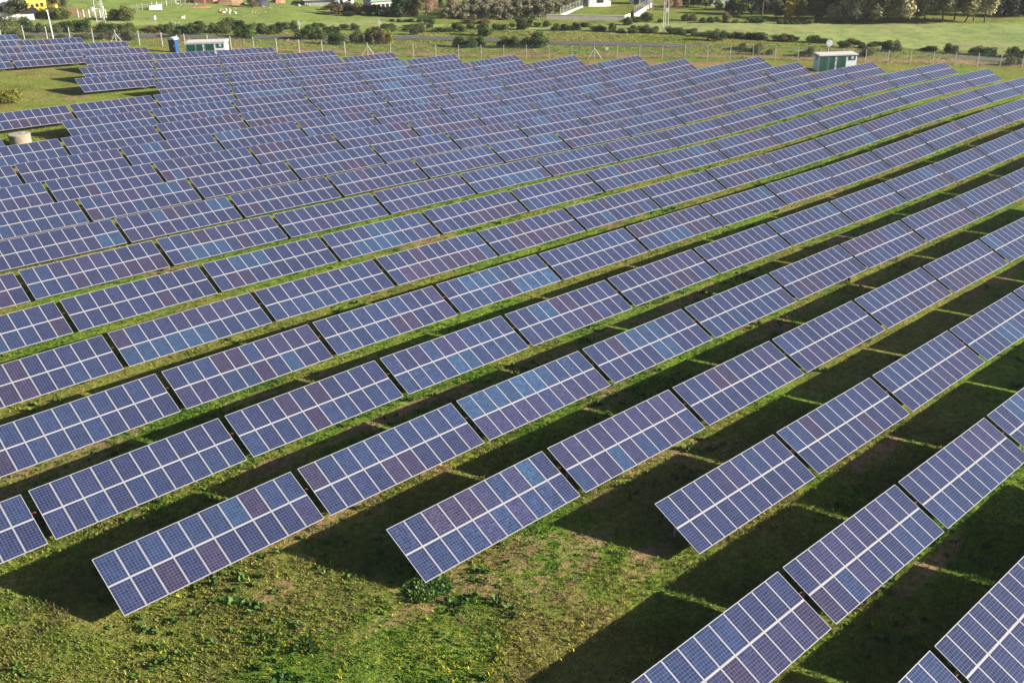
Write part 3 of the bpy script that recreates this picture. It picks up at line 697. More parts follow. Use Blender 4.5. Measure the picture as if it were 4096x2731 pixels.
zt(1, 200, 192, 225, 165, 'round', (.06,.08,.035), 'spreading green tree in front of the white house', cb=.3)
zt(1, 560, 190, 160, 260, 'round', (.080,.078,.035), 'tall olive-brown tree just right of the yellow house', cb=.15, push=8)
zt(1, 500, 110, 150, 220, 'round', (.070,.070,.030), 'tall brownish tree behind the roof of the yellow house', cb=.15, push=12)
zt(1, 640, 150, 130, 240, 'round', (.075,.080,.035), 'tall grey-green tree between the yellow house and the ploughed plot', cb=.15, push=6)
zt(4, 280, 165, 215, 230, 'round', (.028,.058,.016), 'big dark green tree beside the green-roofed farmhouse', cb=.12)
zt(4, 400, 160, 130, 200, 'round', (.026,.046,.016), 'smaller dark tree between the big green tree and the bare tree', cb=.15, push=4)
zt(4, 510, 170, 190, 260, 'bare', (.20,.125,.10), 'large leafless reddish tree beside the dark green tree', cb=.2)
zt(4, 590, 165, 110, 230, 'bare', (.19,.13,.10), 'slim leafless tree next to the large reddish one', cb=.2, push=3)
zt(4, 760, 110, 180, 200, 'bare', (.20,.125,.105), 'leafless pinkish tree behind the first olive trees', cb=.2)
zt(4, 655, 90, 70, 160, 'conifer', (.026,.048,.018), 'narrow dark evergreen between the two leafless trees', cb=.05)
zt(4, 930, 70, 170, 140, 'round', (.030,.062,.018), 'dark green tree at the top edge of the olive grove', cb=.15)
zt(3, 40, 78, 120, 100, 'bare', (.16,.11,.08), 'small leafless bush-like tree by the tarpaulin heap', cb=.1)
zt(6, 510, 100, 140, 150, 'bare', (.22,.13,.11), 'pinkish leafless tree right of the slim lattice mast', cb=.25)
zt(6, 425, 110, 90, 130, 'bare', (.20,.12,.10), 'leafless tree partly behind the slim lattice mast', cb=.25)
for i, (c, yb, w, h) in enumerate(((600,80,110,150),(680,75,100,150),(755,72,110,150),(840,80,100,150))):
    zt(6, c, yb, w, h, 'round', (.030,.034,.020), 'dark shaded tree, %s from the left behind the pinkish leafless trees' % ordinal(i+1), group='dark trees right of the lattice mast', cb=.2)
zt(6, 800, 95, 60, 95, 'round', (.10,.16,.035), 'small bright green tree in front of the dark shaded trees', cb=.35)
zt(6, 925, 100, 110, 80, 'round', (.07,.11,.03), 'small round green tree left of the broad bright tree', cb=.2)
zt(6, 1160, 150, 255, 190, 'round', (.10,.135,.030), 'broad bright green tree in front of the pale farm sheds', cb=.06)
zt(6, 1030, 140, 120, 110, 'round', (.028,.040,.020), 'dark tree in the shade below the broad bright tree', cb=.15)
zt(7, 15, 165, 120, 165, 'round', (.030,.042,.020), 'dark tree at the right flank of the broad bright tree', cb=.15, push=3)
zt(7, 130, 150, 130, 150, 'round', (.028,.038,.020), 'dark tree below the spiky pale palm', cb=.15, push=2)
zt(7, 250, 170, 170, 140, 'round', (.075,.085,.030), 'olive green tree left of the yellow tree', cb=.04)
zt(7, 375, 190, 130, 150, 'round', (.33,.25,.018), 'golden yellow autumn tree, the smaller of two', cb=.05)
zt(7, 460, 190, 170, 150, 'round', (.19,.18,.028), 'yellow-green tree between the golden trees', cb=.04, push=3)
zt(7, 560, 150, 130, 170, 'round', (.34,.24,.016), 'golden yellow autumn tree, the taller of two', cb=.08, push=8)
zt(7, 640, 190, 150, 150, 'round', (.085,.075,.025), 'brownish olive tree right of the golden trees', cb=.05)
zt(7, 790, 205, 165, 140, 'round', PALE, 'low pale grey-green tree in front of the taller row', cb=.15)
zt(7, 730, 190, 150, 230, 'round', (.060,.058,.030), 'tall dull brown-green tree behind the low pale tree', cb=.08, push=8)
zt(7, 890, 190, 150, 260, 'round', (.085,.080,.032), 'tall yellowish-brown tree behind the row of pale trees', cb=.1, push=9)
for i, (k, c, w) in enumerate(((7,1000,210),(7,1120,230),(7,1220,220),(8,30,210),(8,140,230),(8,255,220),(8,310,180),(8,385,220),(8,560,250),(8,672,230),(8,770,230),(8,860,260),(8,965,170))):
    zt(k, c, 212+(i % 3)*3, w*1.25, 300+(i*37) % 50, 'round', (PALE, GREYOL, (.15,.15,.08), PALE)[i % 4], 'tall grey-green tree with bare lower trunk, %s from the left in the row' % ordinal(i+1), group='row of tall grey-green trees at the field edge', cb=.20 if k == 8 and c > 500 else .10, lean=(.9 if c == 770 else -.45 if c == 860 else random.uniform(-.12, .12)), push=(i % 2)*3)
for i, (k, c, yb, w, h) in enumerate(((7,60,120,150,150),(7,200,130,150,150),(7,330,135,150,140),(7,470,140,150,150),(7,600,150,150,150),(7,700,160,160,160),(7,860,170,170,190),(7,960,175,170,190),(7,1060,180,170,190),(7,1160,180,170,190),(7,1260,180,170,190),(8,90,180,170,190),(8,200,180,170,190),(8,300,178,160,190),(8,400,165,160,160),(8,500,140,160,150),(8,620,135,160,150),(8,740,130,160,150),(8,860,130,160,150),(8,980,135,160,160))):
    zt(k, c, yb, w*1.2, h, 'round', ((.095,.085,.050), (.105,.075,.045), (.075,.080,.040))[i % 3], 'dark undergrowth tree, %s from the left behind the field-edge trees' % ordinal(i+1), group='dark undergrowth behind the field-edge trees', cb=.02, push=4+(i % 3)*2)
for i, c in enumerate((1080, 1150, 1220, 1290, 1345)):
    zt(8, c, 158-(i % 2)*8, 120, 330, 'conifer', (.022,.034,.016), 'dark evergreen, %s from the left beyond the pale tree row' % ordinal(i+1), group='dark evergreens in the far right corner', cb=.03)

def palm():
    x, y, z, t = spot(zx(7, 115), .41667*150); T = thing('palm_tree', (x, y, z), 'spiky pale palm rising behind the dark bushes', 'palm')
    b = MB(); b.tube((0,0,-.2), (0,0,3.6), .2, .15, 8); b.build('trunk', 'bark', T)
    b = MB(); g = random.Random(4)
    for i in range(60):
        a = g.uniform(0, 6.28); e = g.uniform(-.5, 1.3); p = Vector((0,0,3.6)); d = Vector((math.cos(a)*math.cos(e), math.sin(a)*math.cos(e), math.sin(e))); s = Vector((-math.sin(a), math.cos(a), 0))*.10
        m = p+d*.9; q = p+d*1.7+Vector((0,0,-.35)); b.face([p-s*.5, m-s, m+s, p+s*.5]); b.face([m-s, q, m+s])
    o = b.build('crown', 'leaf', T); o.color = (.17,.18,.11,1)
palm()

# olive grove: every tree of the block
g = random.Random(21); olv = []
GROVE = [(1765,76),(1880,30),(1990,-6),(2330,-6),(2318,22),(2200,74),(2020,80),(1860,80)]
gx = [spot(a, b) for a, b in GROVE]
for ra in np.arange(40, 115, 2.35):
    for rn in np.arange(-100, -45, 2.35):
        x, y = along(ra+g.uniform(-.5, .5), rn+g.uniform(-.5, .5)); z = G(x, y); px, py, w = project(np.array([x]), np.array([y]), np.array([z]))
        if inpoly(px, py, GROVE)[0]: olv.append((float(py[0]), float(px[0]), x, y, z))
olv.sort()
TRUNK = MB(); branchy(TRUNK, (0,0,-.2), (.05,0,1.1), .11, random.Random(5), 5, .5); TRUNK = TRUNK.mesh('trunk', 'bark')
for py, px, x, y, z in olv:
    T = thing('olive_tree', (x, y, z), 'silvery olive tree standing close among others in the far grove', 'olive tree', 'olive grove at the top of the view', g.uniform(0, 6.28))
    s = g.uniform(.85, 1.2); put('trunk', TRUNK, T); o = put('crown', OLIVE[g.randrange(4)], T, (0, 0, .02)); o.scale = (2.9*s, 2.9*s, 2.5*s)
    q = g.uniform(.8, 1.2); o.color = (.21*q, .205*q, .135*q, 1)

# prickly pears below the grove
for cx, lab in ((340, 'pale prickly pear cluster in front of the olive grove, the larger one'), (80, 'low pale prickly pear at the foot of the olive grove')):
    x, y, z, t = spot(zx(5, cx), .4018*198); P = MB(); gg = random.Random(cx)
    for i in range(26 if cx == 340 else 14):
        c = Vector((gg.uniform(-1.3, 1.3), gg.uniform(-.5, .5), 0)); c.z = gg.uniform(.2, 1.9 if cx == 340 else .8)*(1-abs(c.x)/2); a = gg.uniform(0, 3.14); d = Vector((math.cos(a), math.sin(a), 0)); r = gg.uniform(.2, .32)
        n_ = Vector((-d.y, d.x, 0))*.04
        ring = [c + d*(r*.75*math.cos(q*.785)) + Vector((0,0,1))*(r*math.sin(q*.785)) for q in range(8)]
        P.face([p+n_ for p in ring]); P.face([p-n_ for p in ring][::-1])
        for q in range(8): P.face([ring[q]-n_, ring[(q+1) % 8]-n_, ring[(q+1) % 8]+n_, ring[q]+n_])
    o = P.build('prickly_pear', 'leaf', None, (x, y, z), FANG); o.color = (.32,.36,.25,1); tag(o, lab, 'cactus')

# ------------------------------------------------------------------ farm buildings and walls
def frame(k, cx, yb):
    x, y, z, t = spot(zx(k, cx), (.41667 if k > 6 else .4018)*yb); return x, y, z, t/FOCAL*(.41667 if k > 6 else .4018)
def opening(parent, xc, zc, w, h, y, name='window', m='darkglass', frame_m='white'):
    f = MB(); t = .08
    for a in ((xc-w/2-t, xc-w/2, zc-h/2-t, zc+h/2+t), (xc+w/2, xc+w/2+t, zc-h/2-t, zc+h/2+t), (xc-w/2, xc+w/2, zc+h/2, zc+h/2+t), (xc-w/2, xc+w/2, zc-h/2-t, zc-h/2)): f.box(a[0], a[1], y-.06, y-.003, a[2], a[3])
    o = f.build(name, frame_m, parent)
    p = MB(); p.box(xc-w/2, xc+w/2, y-.03, y-.002, zc-h/2, zc+h/2); p.build('pane' if name == 'window' else 'leaf', m, o)

def white_house():
    x, y, z, s = frame(1, 160, 203); W = 290*s; H = 165*s
    t = thing('white_house', (x, y, z-.1), 'white house with maroon roof edge behind the spreading green tree', 'house', None, FANG+R(22))
    b = MB(); b.box(-W/2, W/2, 2.5, 9, -.5, H); b.build('wall', 'white', t)
    b = MB(); b.prism([(-W/2-.2, H), (W/2+.2, H), (W/2-.1, H+.9), (-W/2+.1, H+.9)], 2.3, 9.2); r = b.build('roof', 'maroon', t)
    b = MB(); b.box(-1.9, -1.2, 3, 3.7, H, H+1.5); b.box(-1.95, -1.15, 2.95, 3.75, H+1.5, H+1.7); b.build('chimney', 'white', r)
    b = MB(); b.box(-W/2+.2, W/2, 2.15, 2.45, H-.5, H+.35); b.build('parapet', 'white', t)
    b = MB(); b.box(0, W/2, -.15, .15, -.3, 45*s); b.build('terrace_wall', 'white', t)
    b = MB(); b.box(-W/2, -.1, -.15, .15, -.3, 30*s); b.build('terrace_wall', 'white', t)
    for u in (-.38, -.15, .3): opening(t, W*u, H*.55, .9, 1.1, 2.5)
white_house()
def yellow_house():
    x, y, z, s = frame(1, 395, 190); W, H = 150*s, 165*s
    t = thing('yellow_house', (x, y, z-.1), 'bright yellow house with three small windows', 'house', None, FANG+R(24))
    b = MB(); b.box(-W/2, W/2, 0, 6, -.5, H*.92); b.prism([(-W/2, H*.92), (W/2, H*.92), (W/2, H*1.06), (-W/2, H*.94)], 0, 6); b.build('wall', 'yellow', t)
    b = MB(); b.prism([(-W/2-.15, H*.945), (W/2+.15, H*1.065), (W/2+.15, H*1.085), (-W/2-.15, H*.965)], -.15, 6.15); b.build('roof', 'yellow', t)
    for u in (-.24, .02, .27): opening(t, W*u, H*(.70+u*.1), .55, .65, 0, frame_m='yellow')
    b = MB(); n = 8; pts = [(-1.0, 0)] + [(-1.0*math.cos(math.pi*k/n), 1.5+.9*math.sin(math.pi*k/n)) for k in range(n+1)] + [(1.0, 0)]
    b.prism([(p[0]-W*.28, p[1]) for p in pts], -.06, -.003); b.build('arch', 'darkglass', t)
    b = MB(); b.prism([(W*.62, -.3), (W*1.08, -.3), (W*1.08, H*.62), (W*.62, H*.5)], 1.5, 5); b.build('annex', 'yellow', t)
yellow_house()
def long_shed():
    x, y, z, s = frame(3, 715, 58); W, H = 310*s, 75*s
    t = thing('long_shed', (x, y, z-.1), 'long low grey shed with a dark doorway at the top edge', 'shed', None, FANG+R(8))
    b = MB(); b.box(-W/2, W/2, 0, 6, -.4, H*.72); b.build('wall', 'shed', t)
    b = MB(); b.prism([(-W/2-.3, H*.72), (W/2+.3, H*.72), (W/2+.3, H*.80), (-W/2-.3, H*.80)], -.5, 6.5); b.build('roof', 'roofcream', t)
    opening(t, W*.34, H*.25, 1.0, H*.45, 0, 'door', 'darkglass', 'shed')
long_shed()
def white_barn():
    x, y, z, s = frame(3, 950, 55); W, H = 165*s, 110*s
    t = thing('white_barn', (x, y, z-.1), 'plain white building just right of the long grey shed', 'barn', None, FANG+R(20))
    b = MB(); b.box(-W/2, W/2, 0, 6, -.4, H); b.build('wall', 'white', t)
    b = MB(); b.prism([(-W/2-.2, H), (W/2+.2, H), (0, H+1.1)], -.2, 6.2); b.build('roof', 'rust', t)
    opening(t, -W*.22, H*.4, .8, 1.6, 0, 'door', 'darkglass'); opening(t, W*.25, H*.5, .9, .9, 0)
white_barn()
def farmhouse():
    x, y, z, s = frame(4, 90, 112); W, H = 230*s, 92*s
    t = thing('farmhouse', (x, y, z-.1), 'cream farmhouse with pale green roof beside the big dark tree', 'house', None, FANG+R(24))
    b = MB(); b.box(-W/2, W/2, 0, 7, -.5, H); b.build('wall', 'cream', t)
    b = MB(); b.prism([(-W/2-.4, H), (W/2+.4, H), (W/2-.4, H+1.5), (-W/2+.4, H+1.5)], -.4, 7.4); b.build('roof', 'roofgreen', t)
    for u in (-.38, -.2, -.02, .16, .34): opening(t, W*u, H*.5, .75, H*.5, 0)
    b = MB(); b.box(-W/2-6, -W/2-2.4, -1, 1, 1.6, 1.75); b.box(-W/2-5.8, -W/2-5.6, -.9, -.7, -.3, 1.6); b.box(-W/2-2.8, -W/2-2.6, -.9, -.7, -.3, 1.6); b.build('canopy', 'roofgreen', t)
farmhouse()
def brick_shed():
    x, y, z, s = frame(2, 750, 42); W, H = 230*s, 70*s
    t = thing('brick_shed', (x, y, z-.1), 'half-ruined red brick shed beside the rubble at the top edge', 'shed', None, FANG)
    b = MB(); b.box(-W/2, W*.18, 0, 4, -.4, H*.8); b.box(W*.18, W/2, .4, 4, -.4, H); b.build('wall', 'brick', t)
    b = MB(); b.prism([(W*.2, H), (W/2+.2, H), (W/2+.2, H+.15), (W*.2, H+.15)], .2, 4.2); b.build('roof', 'rust', t)
    opening(t, -W*.32, H*.35, 1.0, H*.6, 0, 'door', 'darkglass', 'wood')
brick_shed()
def villa():
    x, y, z, s = frame(5, 970, 66); W, H = 175*s, 100*s
    t = thing('white_villa', (x, y, z-.1), 'white two-storey house inside the walled plot', 'house', None, FANG+R(15))
    b = MB(); b.box(-W/2, W/2, 0, 6, -.4, H); b.build('wall', 'white', t)
    b = MB(); b.box(-W/2-.15, W/2+.15, -.15, 6.15, H, H+.3); b.build('roof', 'roofcream', t)
    opening(t, -W*.32, H*.45, 1.0, 1.1, 0, m='paleblue'); opening(t, .15*W, H*.5, 1.8, .9, 0)
    b = MB(); b.box(-.7*W, -W/2, 1.0, 4, -.3, H*.35); b.build('annex', 'cream', t)
    b = MB(); b.box(W/2, .8*W, .5, 4, -.3, H*.42); b.build('annex', 'white', t)
villa()
def pale_sheds():
    x, y, z, s = frame(6, 1000, 62); W, H = 260*s, 80*s
    t = thing('pale_shed', (x, y, z-.1), 'long pale shed behind the broad bright green tree', 'shed', None, FANG)
    b = MB(); b.box(-W/2, W/2, 0, 5, -.4, H); b.build('wall', 'white', t); b = MB(); b.prism([(-W/2-.2, H), (W/2+.2, H), (W/2+.2, H+.25), (-W/2-.2, H+.25)], -.3, 5.3); b.build('roof', 'rust', t)
    x, y, z, s = frame(7, 330, 90); W, H = 330*s, 85*s
    t = thing('pink_shed', (x, y, z-.1), 'low pinkish building with terracotta roof behind the golden trees', 'shed', None, FANG)
    b = MB(); b.box(-W/2, W/2, 0, 5, -.4, H*.75); b.build('wall', 'cream', t); b = MB(); b.prism([(-W/2-.2, H*.75), (W/2+.2, H*.75), (W/2-.6, H), (-W/2+.6, H)], -.3, 5.3); b.build('roof', 'rust', t)
    x, y, z, s = frame(7, 690, 110); W, H = 130*s, 90*s
    t = thing('small_barn', (x, y, z-.1), 'small pale barn with reddish roof between the golden and brown trees', 'barn', None, FANG)
    b = MB(); b.box(-W/2, W/2, 0, 4, -.4, H*.7); b.build('wall', 'cream', t); b = MB(); b.prism([(-W/2-.2, H*.7), (W/2+.2, H*.7), (0, H)], -.2, 4.2); b.build('roof', 'rust', t)
    x, y, z, s = frame(6, 160, 48); W, H = 190*s, 75*s
    t = thing('grey_outbuilding', (x, y, z-.1), 'grey outbuilding with dark doorways at the back of the walled plot', 'shed', None, FANG)
    b = MB(); b.box(-W/2, W/2, 0, 4, -.4, H); b.build('wall', 'shed', t); b = MB(); b.box(-W/2-.2, W/2+.2, -.3, 4.2, H, H+.2); b.build('roof', 'rust', t)
    opening(t, -W*.25, H*.4, 1.4, H*.7, 0, 'door', 'darkglass', 'shed'); opening(t, W*.2, H*.4, 1.4, H*.7, 0, 'door', 'darkglass', 'shed')
pale_sheds()

def wall_run(pts, h, label, fence_on_top):
    P = [Vector(spot(*p)[:3]) for p in pts]; t = thing('boundary_wall', P[0], label, 'wall'); b = MB(); c = MB()
    for p, q in zip(P, P[1:]):
        p = p-P[0]; q = q-P[0]; d = (q-p).normalized(); n_ = Vector((-d.y, d.x, 0))*.12
        for m_, z0, z1, w in ((b, -.5, h, 1.), (c, h, h+.07, 1.4)):
            A = [p-n_*w, q-n_*w, q+n_*w, p+n_*w]; lo = [v+Vector((0,0,z0)) for v in A]; hi = [v+Vector((0,0,z1)) for v in A]
            m_.face(lo[::-1]); m_.face(hi)
            for k in range(4): m_.face([lo[k], lo[(k+1) % 4], hi[(k+1) % 4], hi[k]])
    b.build('wall', 'wallcream', t); c.build('coping', 'roofcream', t)
    if fence_on_top:
        w = MB(); ps = MB(); L_ = (P[-1]-P[0]).length; k = int(L_/2.6)
        for i in range(k+1):
            p = (P[-1]-P[0])*(i/k); m_ = MB(); m_.tube(p+Vector((0,0,h)), p+Vector((0,0,h+1.7)), .045, n=6); m_.build('post', 'steel', t)
        q = P[-1]-P[0]; w.face([Vector((0,0,h+.1)), q+Vector((0,0,h+.1)), q+Vector((0,0,h+1.65)), Vector((0,0,h+1.65))]); w.build('wire_mesh', 'mesh', t)
wall_run([(zx(5,462), .4018*198), (zx(5,1235), .4018*211), (zx(5,1292), .4018*186)], 1.05, 'long low white wall along the front of the walled plot', False)
wall_run([(zx(5,600), .4018*162), (zx(5,820), .4018*76)], .3, 'low wall with wire fence on the olive grove side of the walled plot', True)
wall_run([(zx(6,88), .4018*187), (zx(6,272), .4018*66)], .9, 'white wall with wire fence on the lattice mast side of the plot', True)

def post_fence(k, pts, h, m, label, n):
    s = .4018; A = Vector(spot(zx(k, pts[0][0]), s*pts[0][1])[:3]); B = Vector(spot(zx(k, pts[1][0]), s*pts[1][1])[:3]); t = thing('post_fence', A, label, 'fence')
    for i in range(n):
        p = (B-A)*(i/(n-1)); p.z = G(A.x+p.x, A.y+p.y)-A.z; b = MB(); b.box(-.05, .05, -.05, .05, -.3, h); b.build('post', m, t, p, rng.uniform(0, 1))
    w = MB()
    for z in (.5, .95): w.tube(Vector((0,0,z)), B-A+Vector((0,0,z)), .015, n=4)
    w.build('line_wire', 'steel', t)
post_fence(1, ((785,183),(1060,178)), 1.6, 'white', 'short row of white posts in front of the ploughed plot', 6)
post_fence(1, ((810,190),(990,192)), 1.3, 'wood', 'dark wooden stakes standing before the white posts', 4)
post_fence(2, ((20,118),(600,40)), 1.3, 'steel', 'thin wire fence with pale posts climbing the green meadow', 13)
post_fence(6, ((255,112),(345,105)), 1.2, 'wood', 'small stretch of wooden stakes beside the wall end', 5)

# stones, slabs and heaps on the meadow
def blob(name, px, py, w, h, m, label, cat, group=None, seed=0, flat=.8):
    x, y, z, t = spot(px, py); mpp = t/FOCAL; W, H = w*mpp, h*mpp; gg = np.random.default_rng(seed+int(px*7))
    bm_v = []; nu, nv = 9, 6; ph = gg.uniform(0, 6, 4)
    b = MB()
    for j in range(nv):
        e = (j/(nv-1))*math.pi/2
        for i in range(nu):
            a = 2*math.pi*i/nu; r = 1+.22*math.sin(2*a+ph[0])+.14*math.sin(3*a+ph[1]+e*2)
            b.v.append((W/2*math.cos(a)*math.cos(e)*r, W/2*flat*math.sin(a)*math.cos(e)*r, H*math.sin(e)*(1+.2*math.sin(a+ph[2]))-.1))
    for j in range(nv-1):
        for i in range(nu): b.f.append((j*nu+i, j*nu+(i+1) % nu, (j+1)*nu+(i+1) % nu, (j+1)*nu+i)); b.m.append(0)
    return tag(b.build(name, m, None, (x, y, z), FANG+float(gg.uniform(-.4, .4))), label, cat, group)
gg = random.Random(9); stones = []
for k, x0, x1, y0, y1, n, sz in ((2,520,840,42,90,46,30),(2,930,1110,85,135,24,34),(3,20,170,105,140,16,24),(3,100,300,70,95,14,36),(2,270,320,215,235,4,26),(3,270,340,95,150,5,30),(3,480,600,45,72,6,44),(2,420,560,205,235,5,20)):
    for i in range(n): stones.append((zx(k, gg.uniform(x0, x1)), .4018*gg.uniform(y0, y1), .4018*sz*gg.uniform(.35, .95), .4018*sz*gg.uniform(.25, .5)))
stones.sort()
for i, (px, py, w, h) in enumerate(stones):
    blob('stone', px, py, w, h, gg.choice(('stone', 'stone', 'cream', 'rust')), 'pale rough stone, %s from the left on the green meadow' % ordinal(i+1) if i < 69 else 'pale rough stone, %s from the right on the green meadow' % ordinal(len(stones)-i), 'stone', 'pale stones scattered on the meadow', i)
blob('earth_heap', zx(2, 1040), .4018*45, .4018*360, .4018*62, 'soil', 'long bare earth heap behind the rubble at the top edge', 'earth heap', None, 1, .4)
blob('earth_heap', zx(2, 650), .4018*80, .4018*330, .4018*14, 'rust', 'low reddish earth heap strewn with pale stones', 'earth heap', None, 2, .5)
blob('earth_heap', zx(3, 270), .4018*30, .4018*170, .4018*45, 'rust', 'small reddish earth heap right of the tarpaulin', 'earth heap', None, 3, .5)
blob('tarpaulin_heap', zx(3, 95), .4018*62, .4018*220, .4018*75, 'tarp', 'dark tarpaulin-covered heap at the top edge', 'covered heap', None, 4, .5)
def slab(k, xc, yb, w, h, ang, label):
    x, y, z, s = frame(k, xc, yb); W, H = w*s, h*s
    b = MB(); b.prism([(-W/2, -.2), (W/2, -.2), (W/2, H), (-W/2+.3, H*.8)], -.35, .35); b.prism([(-W/2+.25, H*.8), (W/2+.05, H), (W/2+.05, H+.08), (-W/2+.25, H*.8+.08)], -.4, .4)
    tag(b.build('concrete_block', 'white', None, (x, y, z), FANG+R(ang)), label, 'concrete block')
slab(2, 303, 98, 112, 40, 15, 'long white concrete trough lying on the meadow by the wire fence')
slab(2, 274, 196, 52, 26, -5, 'small white concrete block lying low on the meadow')
slab(2, 575, 182, 36, 16, 10, 'tiny pale block lying in the middle of the meadow')

# ------------------------------------------------------------------ grass, weeds and flowers that stand up from the ground
def rows_under(X, Y):
    m = np.zeros(X.shape, bool)
    for y0 in Y0: m |= (Y < y0) & (Y > y0-TABLE_W*ct+.3)
    return m
def tufts(name, n, xr, yr, dens, hgt, wid, blades, seed, label_kind='stuff', pick=None, dirt_max=.55, colours=None, clumpy=.9):
    g = np.random.default_rng(seed)
    X = g.uniform(*xr, n); Y = g.uniform(*yr, n); Z = height(X, Y)
    px, py, w = project(X, Y, Z); dist = np.sqrt(X**2+Y**2+(Z-CAM_H)**2)
    k = (w > 2) & (px > -160) & (px < 4260) & (py < 2900) & (py > -10) & (g.random(n) < dens(X, Y, dist))
    X, Y, Z, dist = X[k], Y[k], Z[k], dist[k]
    d, f, dry = cover(X, Y)
    k = (d + .5*(g.random(len(X))-.5) < dirt_max) & (f < .5)
    if pick is not None: k &= pick(X, Y, g)
    X, Y, Z, dist, dry = X[k], Y[k], Z[k], dist[k], dry[k]; m = len(X)
    clump = vnoise(X/1.3, Y/1.3, seed+5)
    sc = (g.uniform(.6, 1.3, m)*(1-.5*clumpy+clumpy*clump))[:, None]
    H = hgt(dist)[:, None]*sc; Wd = wid(dist)[:, None]*g.uniform(.7, 1.4, (m, 1))
    a = g.uniform(0, 2*np.pi, (m, blades)); lean = g.uniform(.15, 1.0, (m, blades))
    off = H*.35; bx = X[:, None]+np.cos(a)*off*g.random((m, blades)); by = Y[:, None]+np.sin(a)*off*g.random((m, blades)); bz = np.repeat(Z[:, None], blades, 1)-.03
    hh = H*g.uniform(.6, 1.1, (m, blades)); tx = bx+np.cos(a)*hh*lean; ty = by+np.sin(a)*hh*lean; tz = bz+hh*(1.15-.6*lean)
    q = a+np.pi/2+g.uniform(-.5, .5, (m, blades)); sx = np.cos(q)*Wd; sy = np.sin(q)*Wd
    mx, my, mz = bx*.45+tx*.55, by*.45+ty*.55, bz*.35+tz*.65
    V = np.stack([np.stack([bx-sx*.4, by-sy*.4, bz], -1), np.stack([mx-sx, my-sy, mz], -1), np.stack([tx, ty, tz], -1), np.stack([mx+sx, my+sy, mz], -1)], 2).reshape(-1, 3)
    F = np.arange(len(V)).reshape(-1, 4)
    me = np_mesh(name, V, F, 'tuft')
    C0 = np.array(colours, float); t = np.clip(dry*.9+.8*(fbm(X/2.5, Y/2.5, seed+9, 3)-.5)+g.normal(0, .15, m), 0, .999)*(len(C0)-1); i = t.astype(int); fr = (t-i)[:, None]
    Cc = C0[i]*(1-fr)+C0[i+1]*fr; Cc = Cc*g.uniform(.72, 1.28, (m, 1))
    Cc = np.repeat(Cc, blades*4, 0).reshape(m, blades, 4, 3); Cc *= g.uniform(.8, 1.2, (m, blades, 1, 1)); Cc = Cc*np.array([.7, 1., 1.15, 1.])[None, None, :, None]
    at = me.color_attributes.new('Col', 'FLOAT_COLOR', 'POINT'); at.data.foreach_set('color', np.concatenate([Cc.reshape(-1, 3), np.ones((m*blades*4, 1))], 1).astype(np.float32).ravel())
    return tag(put(name, me), kind=label_kind)
GRASS = [(.060,.155,.012), (.100,.210,.018), (.155,.235,.026), (.195,.210,.038), (.225,.190,.065)]
tufts('grass', 900000, (-12, 62), (9, 62), lambda X, Y, d: np.clip((26./d)**2.2*.75, 0, 1)*(d < 64), lambda d: .075+.0016*d, lambda d: .007+.00030*d, 5, 1, colours=GRASS, clumpy=.62)
tufts('grass', 400000, (0, 150), (30, 125), lambda X, Y, d: np.clip((60./d)**2*.5, 0, 1)*(d > 60)*(d < 150), lambda d: .08+.0011*d, lambda d: .008+.00030*d, 5, 2, colours=GRASS, clumpy=.62)
tufts('grass', 90000, (20, 215), (55, 210), lambda X, Y, d: ((((X-FO[0])*FN[0]+(Y-FO[1])*FN[1]) < -.5) & (np.abs(((X-FO[0])*FN[0]+(Y-FO[1])*FN[1])-road_n((X-FO[0])*FU[0]+(Y-FO[1])*FU[1])) > 2.4) & (((X-FO[0])*FN[0]+(Y-FO[1])*FN[1]) > -36))*.75, lambda d: .24+0*d, lambda d: .06+0*d, 6, 3, colours=[(.10,.16,.030), (.15,.21,.045), (.23,.25,.075), (.30,.27,.12), (.34,.28,.16)], dirt_max=.8)
WEEDC = [(.030,.085,.014), (.050,.125,.020), (.075,.150,.024), (.085,.150,.030)]
tufts('weeds', 60000, (-12, 90), (9, 75), lambda X, Y, d: np.clip((34./d)**2*.5, 0, 1)*sstep(.56, .68, fbm(X/3.5, Y/3.5, 200, 3)), lambda d: .22+.001*d, lambda d: .055+.0006*d, 7, 4, colours=WEEDC, dirt_max=.75)
wx_, wy_, _, _ = spot(1725, 2360)
tufts('weeds', 700, (wx_-1.1, wx_+1.1), (wy_-.7, wy_+.7), lambda X, Y, d: np.clip(1.1-((X-wx_)/1.1)**2-((Y-wy_)/.7)**2, 0, 1)*.6, lambda d: .30+0*d, lambda d: .050+0*d, 8, 6, colours=[(.07,.15,.03), (.10,.19,.04), (.13,.21,.045), (.15,.21,.05)], dirt_max=2.)
tufts('wildflowers', 30000, (-12, 60), (9, 40), lambda X, Y, d: sstep(.52, .68, fbm(X/4, Y/4, 300, 3))*.6, lambda d: .22+0*d, lambda d: .018+0*d, 3, 5, colours=[(.30,.28,.02), (.42,.38,.03), (.45,.40,.04)], dirt_max=.5)
tufts('dry_stalks', 26000, (-12, 60), (9, 40), lambda X, Y, d: sstep(.55, .66, fbm(X/2.6, Y/2.6, 400, 3))*.6, lambda d: .26+0*d, lambda d: .012+0*d, 6, 8, colours=[(.16,.10,.05), (.22,.15,.08), (.28,.20,.11)], dirt_max=1.2)

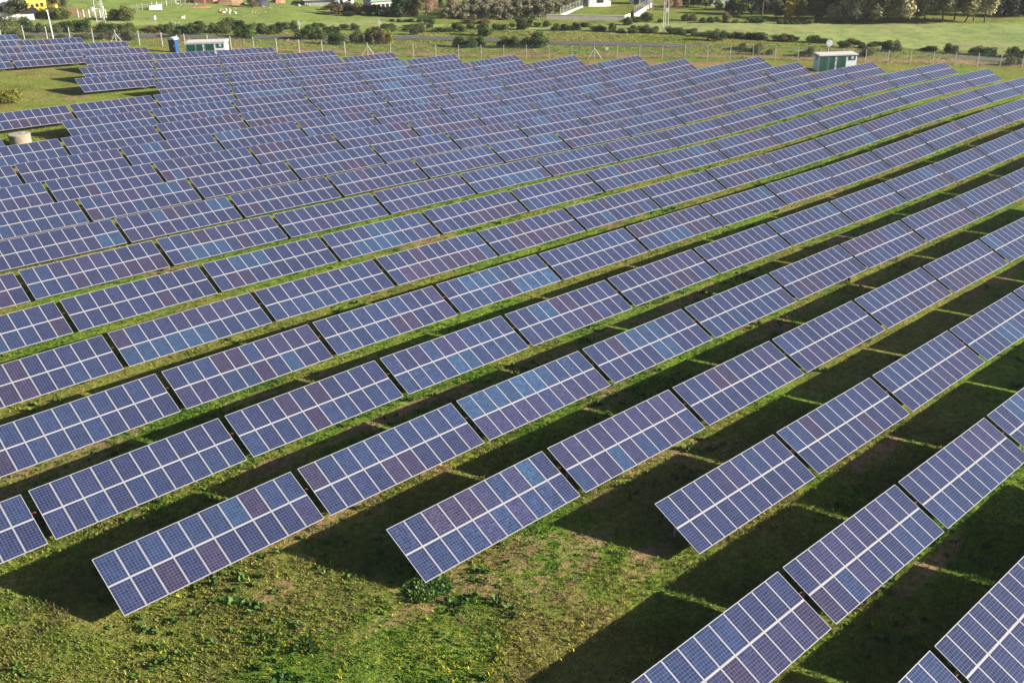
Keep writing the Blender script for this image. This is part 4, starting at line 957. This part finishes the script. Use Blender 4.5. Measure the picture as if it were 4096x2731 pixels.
# ------------------------------------------------------------------ thin winter haze
hm = bpy.data.materials.new('haze'); hm.use_nodes = True; ht = hm.node_tree
for n_ in list(ht.nodes):
    if n_.type == 'BSDF_PRINCIPLED': ht.nodes.remove(n_)
pv = ht.nodes.new('ShaderNodeVolumePrincipled'); pv.inputs['Color'].default_value = (.90, .93, 1., 1); pv.inputs['Density'].default_value = 1.1e-4; pv.inputs['Anisotropy'].default_value = 0.
ht.links.new(pv.outputs[0], ht.nodes['Material Output'].inputs['Volume'])
hb = MB(); hb.box(-2700, 2800, -2700, 2800, -14, 46); hz = bpy.data.meshes.new('haze'); hz.from_pydata(hb.v, [], hb.f); hz.materials.append(hm)
tag(put('haze', hz), kind='stuff')

# ------------------------------------------------------------------ camera, sun and sky
cd = bpy.data.cameras.new('camera'); cam = bpy.data.objects.new('camera', cd); col.objects.link(cam)
cd.sensor_width = 36.; cd.lens = FOCAL/4096*36.; cd.clip_start = .5; cd.clip_end = 6000.
cam.matrix_world = Matrix(((RGT[0], UPV[0], -FWD[0], 0), (RGT[1], UPV[1], -FWD[1], 0), (RGT[2], UPV[2], -FWD[2], CAM_H), (0, 0, 0, 1)))
scene.camera = cam
SUN_AZ, SUN_EL = R(-40.0), R(16.8)          # direction the light travels, measured from the shadows
d = Vector((math.sin(SUN_AZ)*math.cos(SUN_EL), math.cos(SUN_AZ)*math.cos(SUN_EL), -math.sin(SUN_EL)))
sd = bpy.data.lights.new('sun', 'SUN'); sd.energy = 5.; sd.angle = R(.53); sd.color = (1., .92, .80)
so = bpy.data.objects.new('sun', sd); col.objects.link(so); so.rotation_euler = d.to_track_quat('-Z', 'Y').to_euler(); so.location = (0, 0, 60)
w = bpy.data.worlds.new('World'); scene.world = w; w.use_nodes = True; nt = w.node_tree
sky = nt.nodes.new('ShaderNodeTexSky'); sky.sky_type = 'NISHITA'; sky.sun_disc = False; sky.sun_elevation = SUN_EL; sky.sun_rotation = math.atan2(-d.x, -d.y) % (2*math.pi)
sky.air_density = .5; sky.dust_density = .9; sky.ozone_density = 1.
nt.links.new(sky.outputs[0], nt.nodes['Background'].inputs[0]); nt.nodes['Background'].inputs[1].default_value = .05
scene.view_settings.view_transform = 'Standard'; scene.view_settings.look = 'None'; scene.view_settings.exposure = 1.55; scene.view_settings.gamma = 1.
scene.view_settings.use_curve_mapping = False
scene.cycles.max_bounces = 5; scene.cycles.transparent_max_bounces = 12
